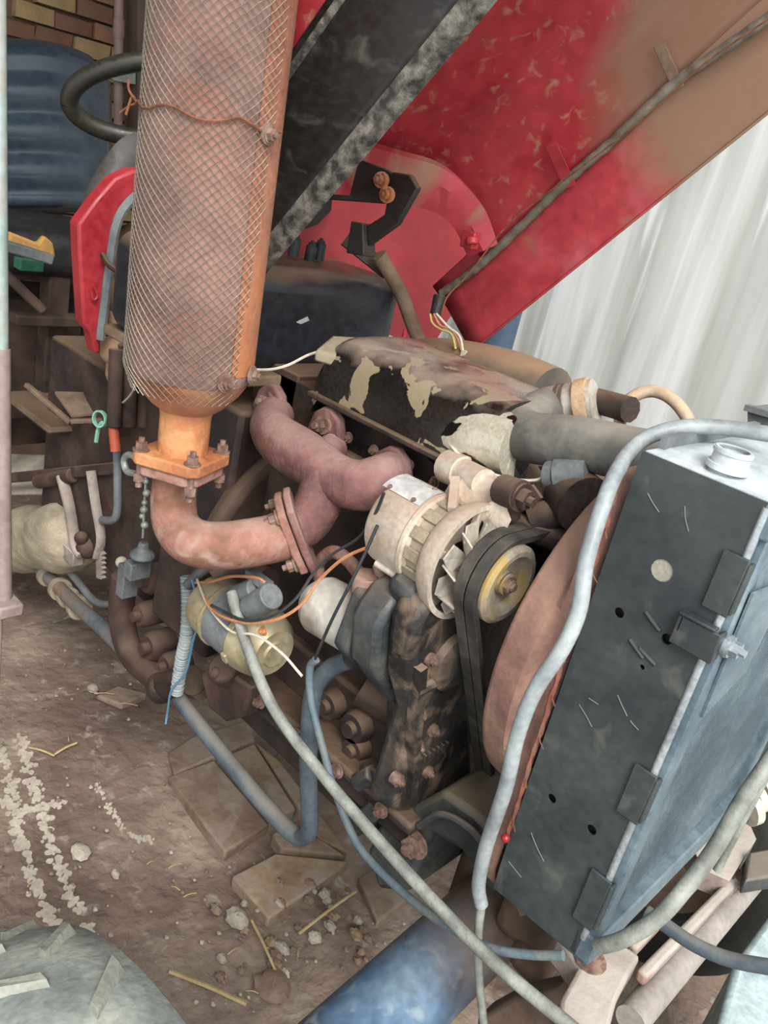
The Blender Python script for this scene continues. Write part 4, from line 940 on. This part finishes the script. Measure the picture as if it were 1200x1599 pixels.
# steering drag link with knuckle collars
dl = [P(35, 860, y=1.02), P(75, 900, y=1.0), P(120, 945, y=.98), P(165, 985, y=.96), P(215, 1035, y=.94), P(260, 1068, y=.92)]
g = G().tube(dl, .019, 14, 5); dr = obj('drag_link', g, mat('linkm', ['59636a', '6e7274', '7d6a5e'], 9, .6, .2, .3), T, 'grey-blue steering rod')
for i, (px, py, r) in enumerate(((72, 898, .028), (92, 918, .032), (104, 930, .03), (122, 946, .034))):
    d = (dl[3]-dl[0]).normalized(); c = P(px, py, y=1.0); g = G().ring(c, c+d*.018, r, .015, 18); obj('rod_collar', g, mat('collar', ['857b68', '9d937e'], 20, .7, .1, .4), dr)
g = G().tube([P(80, 862, y=1.03), P(115, 900, y=1.02), P(150, 940, y=1.0), P(190, 942, y=.98)], .010, 10); obj('brake_pipe', g, GREYPL, dr)

# ================================================================== LOOSE CABLES AND HOSES
def cord(name, pts, r, mt, label, cat='cable', group=None, n=10, rf=None, k=7, ext=None):
    g = G().tube([P(a, b, y=c) for a, b, c in pts], r, n, k, rf=rf)
    if ext: ext(g)
    return tag(obj(name, g, mt), label, cat, group)
cord('grey_cable', [(1215, 680, .95), (1130, 668, .93), (1060, 668, .90), (1000, 690, .86), (962, 740, .80), (935, 810, .76), (915, 880, .74), (905, 950, .73), (880, 1010, .72), (835, 1080, .71), (808, 1150, .71), (790, 1230, .72), (760, 1320, .74), (748, 1380, .76), (752, 1412, .77)],
     .0088, CABLE, 'thick pale grey cable looping over the radiator top and hanging down its rear edge', n=14)
cord('grey_cable', [(752, 1415, .775), (747, 1460, .78), (748, 1520, .79), (758, 1620, .80)], .0058, CABLE2, 'thin grey lead hanging straight down below the end of the thick cable')
cord('battery_cable', [(362, 925, .75), (368, 950, .745), (390, 1020, .74), (430, 1110, .74), (500, 1205, .745), (585, 1305, .75), (680, 1410, .755), (780, 1510, .76), (900, 1610, .77)],
     .0088, CABLE2, 'long dusty grey cable running diagonally from the yellow starter to the lower right', n=12)
cord('thin_cable', [(494, 1030, .79), (484, 1045, .79), (487, 1100, .79), (505, 1170, .79), (525, 1240, .79), (560, 1320, .79), (620, 1385, .79), (690, 1440, .785), (760, 1478, .78), (820, 1490, .79), (880, 1492, .80)],
     .0062, mat('thinc', ['4a5a64', '5d6a70', '6c6f6a'], 20, .6, 0, .1), 'thin blue-grey cable sagging from the pump down to the frame')
cord('rubber_hose', [(280, 1092, .84), (310, 1130, .84), (370, 1205, .845), (430, 1275, .85), (460, 1303, .85), (474, 1306, .85), (484, 1290, .85), (482, 1220, .85), (483, 1150, .85), (490, 1080, .855), (515, 1045, .86), (545, 1030, .87)],
     .0155, BLUEH, 'blue-grey rubber hose bent sharply into a hanging V below the engine', 'hose', n=14)
cord('corrugated_conduit', [(292, 900, .80), (294, 940, .80), (292, 990, .80), (284, 1030, .81), (276, 1082, .82)], .0115, mat('conduitg', ['848c8c', '9aa2a2'], 20, .6, 0, .1),
     'pale grey corrugated conduit hanging beside the starter', 'conduit', n=12, k=34, rf=lambda t: 1+.16*math.sin(t*330))
cord('thin_wire', [(300, 905, .79), (312, 960, .79), (302, 1000, .79), (290, 1050, .80), (268, 1078, .80), (262, 1110, .81), (259, 1130, .81)], .0022, mat('bluewire', ['4f7a96', '5f8aa4'], 20, .5, 0, .05),
     'thin blue wire beside the corrugated conduit', 'wire', n=6)
cord('sleeved_wire', [(292, 915, .795), (315, 893, .81), (345, 875, .83)], .010, mat('sleeve', ['4c4c4c', '5d5d5b'], 20, .6, 0, .1), 'dark sleeved wire bundle going up behind the exhaust elbow', 'wire')
cord('thin_wire', [(305, 910, .775), (330, 908, .765), (362, 900, .76), (400, 902, .765), (415, 910, .77)], .0026, ORANGE, 'orange wire arching over the grey solenoids', 'wire', n=6)
cord('thin_wire', [(308, 905, .77), (325, 945, .745), (360, 985, .738), (400, 992, .74), (440, 1020, .745), (472, 1056, .75)], .0022, WHITEW, 'cream wire crossing the starter face', 'wire', n=6)
cord('thin_wire', [(310, 915, .765), (335, 955, .738), (380, 972, .735), (430, 968, .745), (470, 945, .77), (500, 905, .79), (540, 870, .80), (592, 848, .81)], .0026, ORANGE, 'orange wire from the starter up to the alternator', 'wire', n=6)
cord('thin_wire', [(330, 945, .74), (380, 968, .733), (425, 962, .745), (462, 935, .77), (490, 895, .79), (520, 865, .80), (560, 840, .81), (585, 805, .80), (600, 770, .79)], .0024, BLACKW, 'black wire beside the orange one rising to the alternator', 'wire', n=6)
cord('thin_wire', [(590, 820, .79), (570, 865, .78), (548, 910, .77), (520, 965, .775), (500, 1010, .785), (490, 1035, .79)], .0024, BLACKW, 'straight black wire hanging across the white pump', 'wire', n=6)
cord('thin_wire', [(376, 576, .86), (420, 577, .88), (450, 570, .90), (480, 555, .93), (505, 547, .95)], .0024, WHITEW, 'cream wire in front of the black fuel tank', 'wire', n=6)
cord('thin_wire', [(668, 583, 1.02), (685, 605, .99), (692, 640, .955), (690, 665, .94), (702, 690, .93), (720, 712, .925), (755, 735, .92), (800, 748, .93), (835, 750, .935), (853, 742, .94)], .0022, WHITEW, 'kinked cream wire draped over the peeling valve cover', 'wire', n=6)
cord('tan_hose', [(968, 668, 1.16), (972, 640, 1.16), (992, 618, 1.17), (1022, 611, 1.18), (1052, 625, 1.18), (1075, 655, 1.18), (1084, 690, 1.18)], .0095, mat('tanhose', ['a38c72', 'bba58c'], 12, .55, 0, .1), 'tan hose looped upright behind the radiator top', 'hose', n=12)
cord('rubber_hose', [(935, 1478, .80), (975, 1466, .80), (1030, 1432, .82), (1080, 1375, .86), (1120, 1320, .89), (1160, 1250, .92), (1215, 1170, .96)], .0095, CABLE2, 'grey hose following the bottom front edge of the radiator', 'hose', n=12)
cord('rubber_hose', [(1010, 1424, .86), (1040, 1445, .86), (1085, 1475, .86), (1140, 1498, .86), (1215, 1512, .86)], .0085, BLUEH, 'blue-grey hose crossing the frame bars to the right', 'hose', n=12)
cord('grey_cable', [(1120, 1100+260, .92), (1150, 1300, .93), (1195, 1215, .95)], .005, CABLE2, 'thin grey cable beside the radiator foot')
cord('thin_cable', [(0, 950, 1.2), (40, 968, 1.2), (80, 972, 1.2), (120, 958, 1.18)], .005, CABLE2, 'thin grey cable on the ground beside the steel post')

# ================================================================== THINGS AROUND
# steel post near the left edge
zb = -.02
YP = .78
def postp(py): return P(-2+(py/1599)*14, py, y=YP)
sp = thing('steel_post', 'painted steel post standing at the left edge of the picture', 'post', (postp(940).x, YP, postp(940).z))
bt = postp(938); tp_ = P(-3, -60, y=YP); mid = postp(545)
obj('upper_tube', G().cyl(mid, tp_, .0145, n=20), GREENPOST, sp, 'pale green painted upper tube')
obj('lower_tube', G().cyl(bt, mid, .0185, n=20), PINKPOST, sp, 'dull pink lower tube')
obj('foot', G().box(bt-Z*.008+X*.004, (.085, .06, .034)), PINKPOST, sp, bevel=.006)
obj('ground_spike', G().cyl(Vector((bt.x-.02, YP, 0)), bt-X*.02, .008, n=12), PINKPOST, sp)
# background column, drain pipe, bracket board
xb = -3.35
g = G().bar(P(232, -60, x=xb), P(232, 330, x=xb), .16, .12, X); tag(obj('wooden_column', g, mat('column', ['4f4038', '5e4c42'], 5, .8, 0, .1), bevel=.01), 'dark brown upright column against the brick wall', 'column')
g = G().cyl(P(186, -60, x=xb), P(184, 330, x=xb), .018, n=16).cyl(P(186, 30, x=xb), P(185, 60, x=xb), .022, n=16)
tag(obj('drain_pipe', g, mat('pipep', ['7b645e', '927a74'], 8, .6, 0, .1)), 'pinkish brown vertical pipe on the brick wall', 'pipe')
g = G().prism([P(165, 117, x=-3.3), P(212, 112, x=-3.3), P(212, 132, x=-3.3), P(180, 126, x=-3.3)], X*-.03); tag(obj('board', g, mat('bgrey', ['7c8078', '8c9088'], 9, .8, 0, .1)), 'small pale grey board fixed beside the vertical pipe', 'board')
# blue post against the wall
g = G().cyl(Vector((P(775, 545, y=1.98).x, 1.98, 0)), Vector((P(775, 545, y=1.98).x, 1.98, 1.75)), .045, n=24)
tag(obj('blue_pipe', g, mat('bluep', ['4a5c70', '5c6f84'], 5, .6, 0, .1)), 'blue-grey upright pipe between the hood and the pale wall', 'pipe')
# sack and pale step board at left
sc = P(40, 840, y=1.12)
g = G(); a_, b_ = P(-60, 852, y=1.06), P(128, 836, y=1.02)
g.tube([a_, a_*.6+b_*.4, a_*.3+b_*.7, b_], .098, 28, 8, rf=lambda t: 1+.03*math.sin(t*23)-(.25*max(0, t-.9)*10 if t > .9 else 0)); 
for i in range(len(g.v)):
    p = g.v[i]; g.v[i] = p+Vector((0, math.sin(p.x*90+p.z*40)*.003, math.sin(p.x*60-p.z*70)*.004))
tag(obj('sack', g, SACKM, ang=80), 'wrinkled beige roll lying behind the steel post', 'sack')
g = G().prism([P(-30, 705, y=1.16), P(88, 708, y=1.16), P(112, 738, y=1.10), P(100, 764, y=1.03), P(-30, 768, y=1.03)], -Z*.02)
tag(obj('board', g, BOARD, bevel=.01), 'pale cream board resting on the beige roll', 'board')
# block at the lower right, in front of the frame
g = G().prism([gp(1205, 1425, .55), gp(1150, 1500, .55), gp(1110, 1640, .55), gp(1300, 1640, .55), gp(1300, 1425, .55)], -Z*.57)
tag(obj('concrete_block', g, PALEB, bevel=.01), 'pale blue-grey painted block at the lower right', 'block')
g = G().prism([P(1168, 635, y=1.45), P(1215, 650, y=1.45), P(1215, 668, y=1.45), P(1168, 662, y=1.45)], Y*.15); g.bar(P(1166, 636, y=1.45), P(1215, 650, y=1.45), .02, .01)
g.box(Vector((P(1200, 660, y=1.52).x+.05, 1.52, (P(1200, 660, y=1.52).z-.02)/2)), (.04, .04, P(1200, 660, y=1.52).z-.02))
tag(obj('metal_stand', g, GREYPL), 'grey metal ledge behind the radiator at the right edge', 'stand')

# stones
def stone(px, py, r, label, group=None, mt=STONE, fl=.6):
    g = G(); c = gp(px, py, r*fl*.5); rs_ = random.Random(px*7+py); g.ball(c, r, (1, rs_.uniform(.6, .9), fl), 9, .16)
    return tag(obj('stone', g, mt, ang=25), label, 'stone', group)
stone(370, 1434, .032, 'largest pale angular stone beside the tilted paving brick')
stone(440, 1480, .022, 'oval pale stone among the rubble under the engine')
stone(492, 1464, .018, 'small cream stone beside the long straw under the engine', mt=CEMENT)
stone(425, 1540, .045, 'dull brown lump in the dirt at the lower middle', mt=CLAYB, fl=.35)
stone(446, 1520, .014, 'round tan stone right of the dull brown lump', mt=CEMENT)
stone(145, 1075, .022, 'pale stone on the dirt left of the rusty flange lip')
stone(180, 1365, .014, 'white chip in the dirt in the left middle', mt=CEMENT)
stone(125, 1330, .030, 'flat cement lump right of the cement streaks', mt=CEMENT, fl=.3)
rs = random.Random(31)
for i in range(46):
    a = rs.uniform(0, 1)**.8; px, py = 330+a*250, 1430+rs.uniform(-25, 130)-a*60; r = rs.choice((.007, .010, .014, .018))
    g = G(); g.ball(gp(px, py, r*.25), r, (1, rs.uniform(.6, .9), .6), 7, .22)
    tag(obj('stone', g, rs.choice((CLAYB, STONE, CLAYB2, CLAYB)), ang=25), 'dull lump of rubble in the heap under the engine', 'stone', 'rubble lumps under the engine')
rs = random.Random(12)
k_ = 0
while k_ < 170:
    px, py = rs.uniform(0, 640), rs.uniform(960, 1590)
    if px > 300 and py < 1330: continue
    k_ += 1; r = rs.choice((.0025, .0035, .0045, .0065)); m_ = rs.choice((STONE, CEMENT, CLAYB, CLAYB2))
    g = G(); g.ball(gp(px, py, r*.3), r, (1, .8, .6), 6, .2)
    tag(obj('pebble', g, m_, ang=25), 'small pebble scattered on the dirt floor', 'pebble', 'pebbles on the dirt floor')
def straw_(a, b, label, r=.0035, group=None):
    p0, p1 = gp(*a, .012), gp(*b, .02); g = G().tube([p0, (p0+p1)/2+Z*.004, p1], r, 5, 3); return tag(obj('straw', g, STRAW), label, 'straw', group)
straw_((467, 1458), (556, 1392), 'longest straw lying under the engine')
straw_((265, 1517), (385, 1568), 'yellowish straw near the bottom edge', .005)
straw_((393, 1437), (430, 1515), 'brown straw beside the largest pale stone', .003)
straw_((45, 1167), (85, 1180), 'pale twig above the cement streaks')
straw_((85, 1178), (120, 1160), 'bent pale twig beside the cement streaks')
for i in range(24):
    a = (rs.uniform(0, 480), rs.uniform(1000, 1560)); an = rs.uniform(0, 3.1); L_ = rs.uniform(12, 32)
    if a[0] > 300 and a[1] < 1330: continue
    straw_(a, (a[0]+math.cos(an)*L_, a[1]+math.sin(an)*L_*.6), 'short bit of straw scattered on the dirt', .0016, 'straw bits on the dirt')
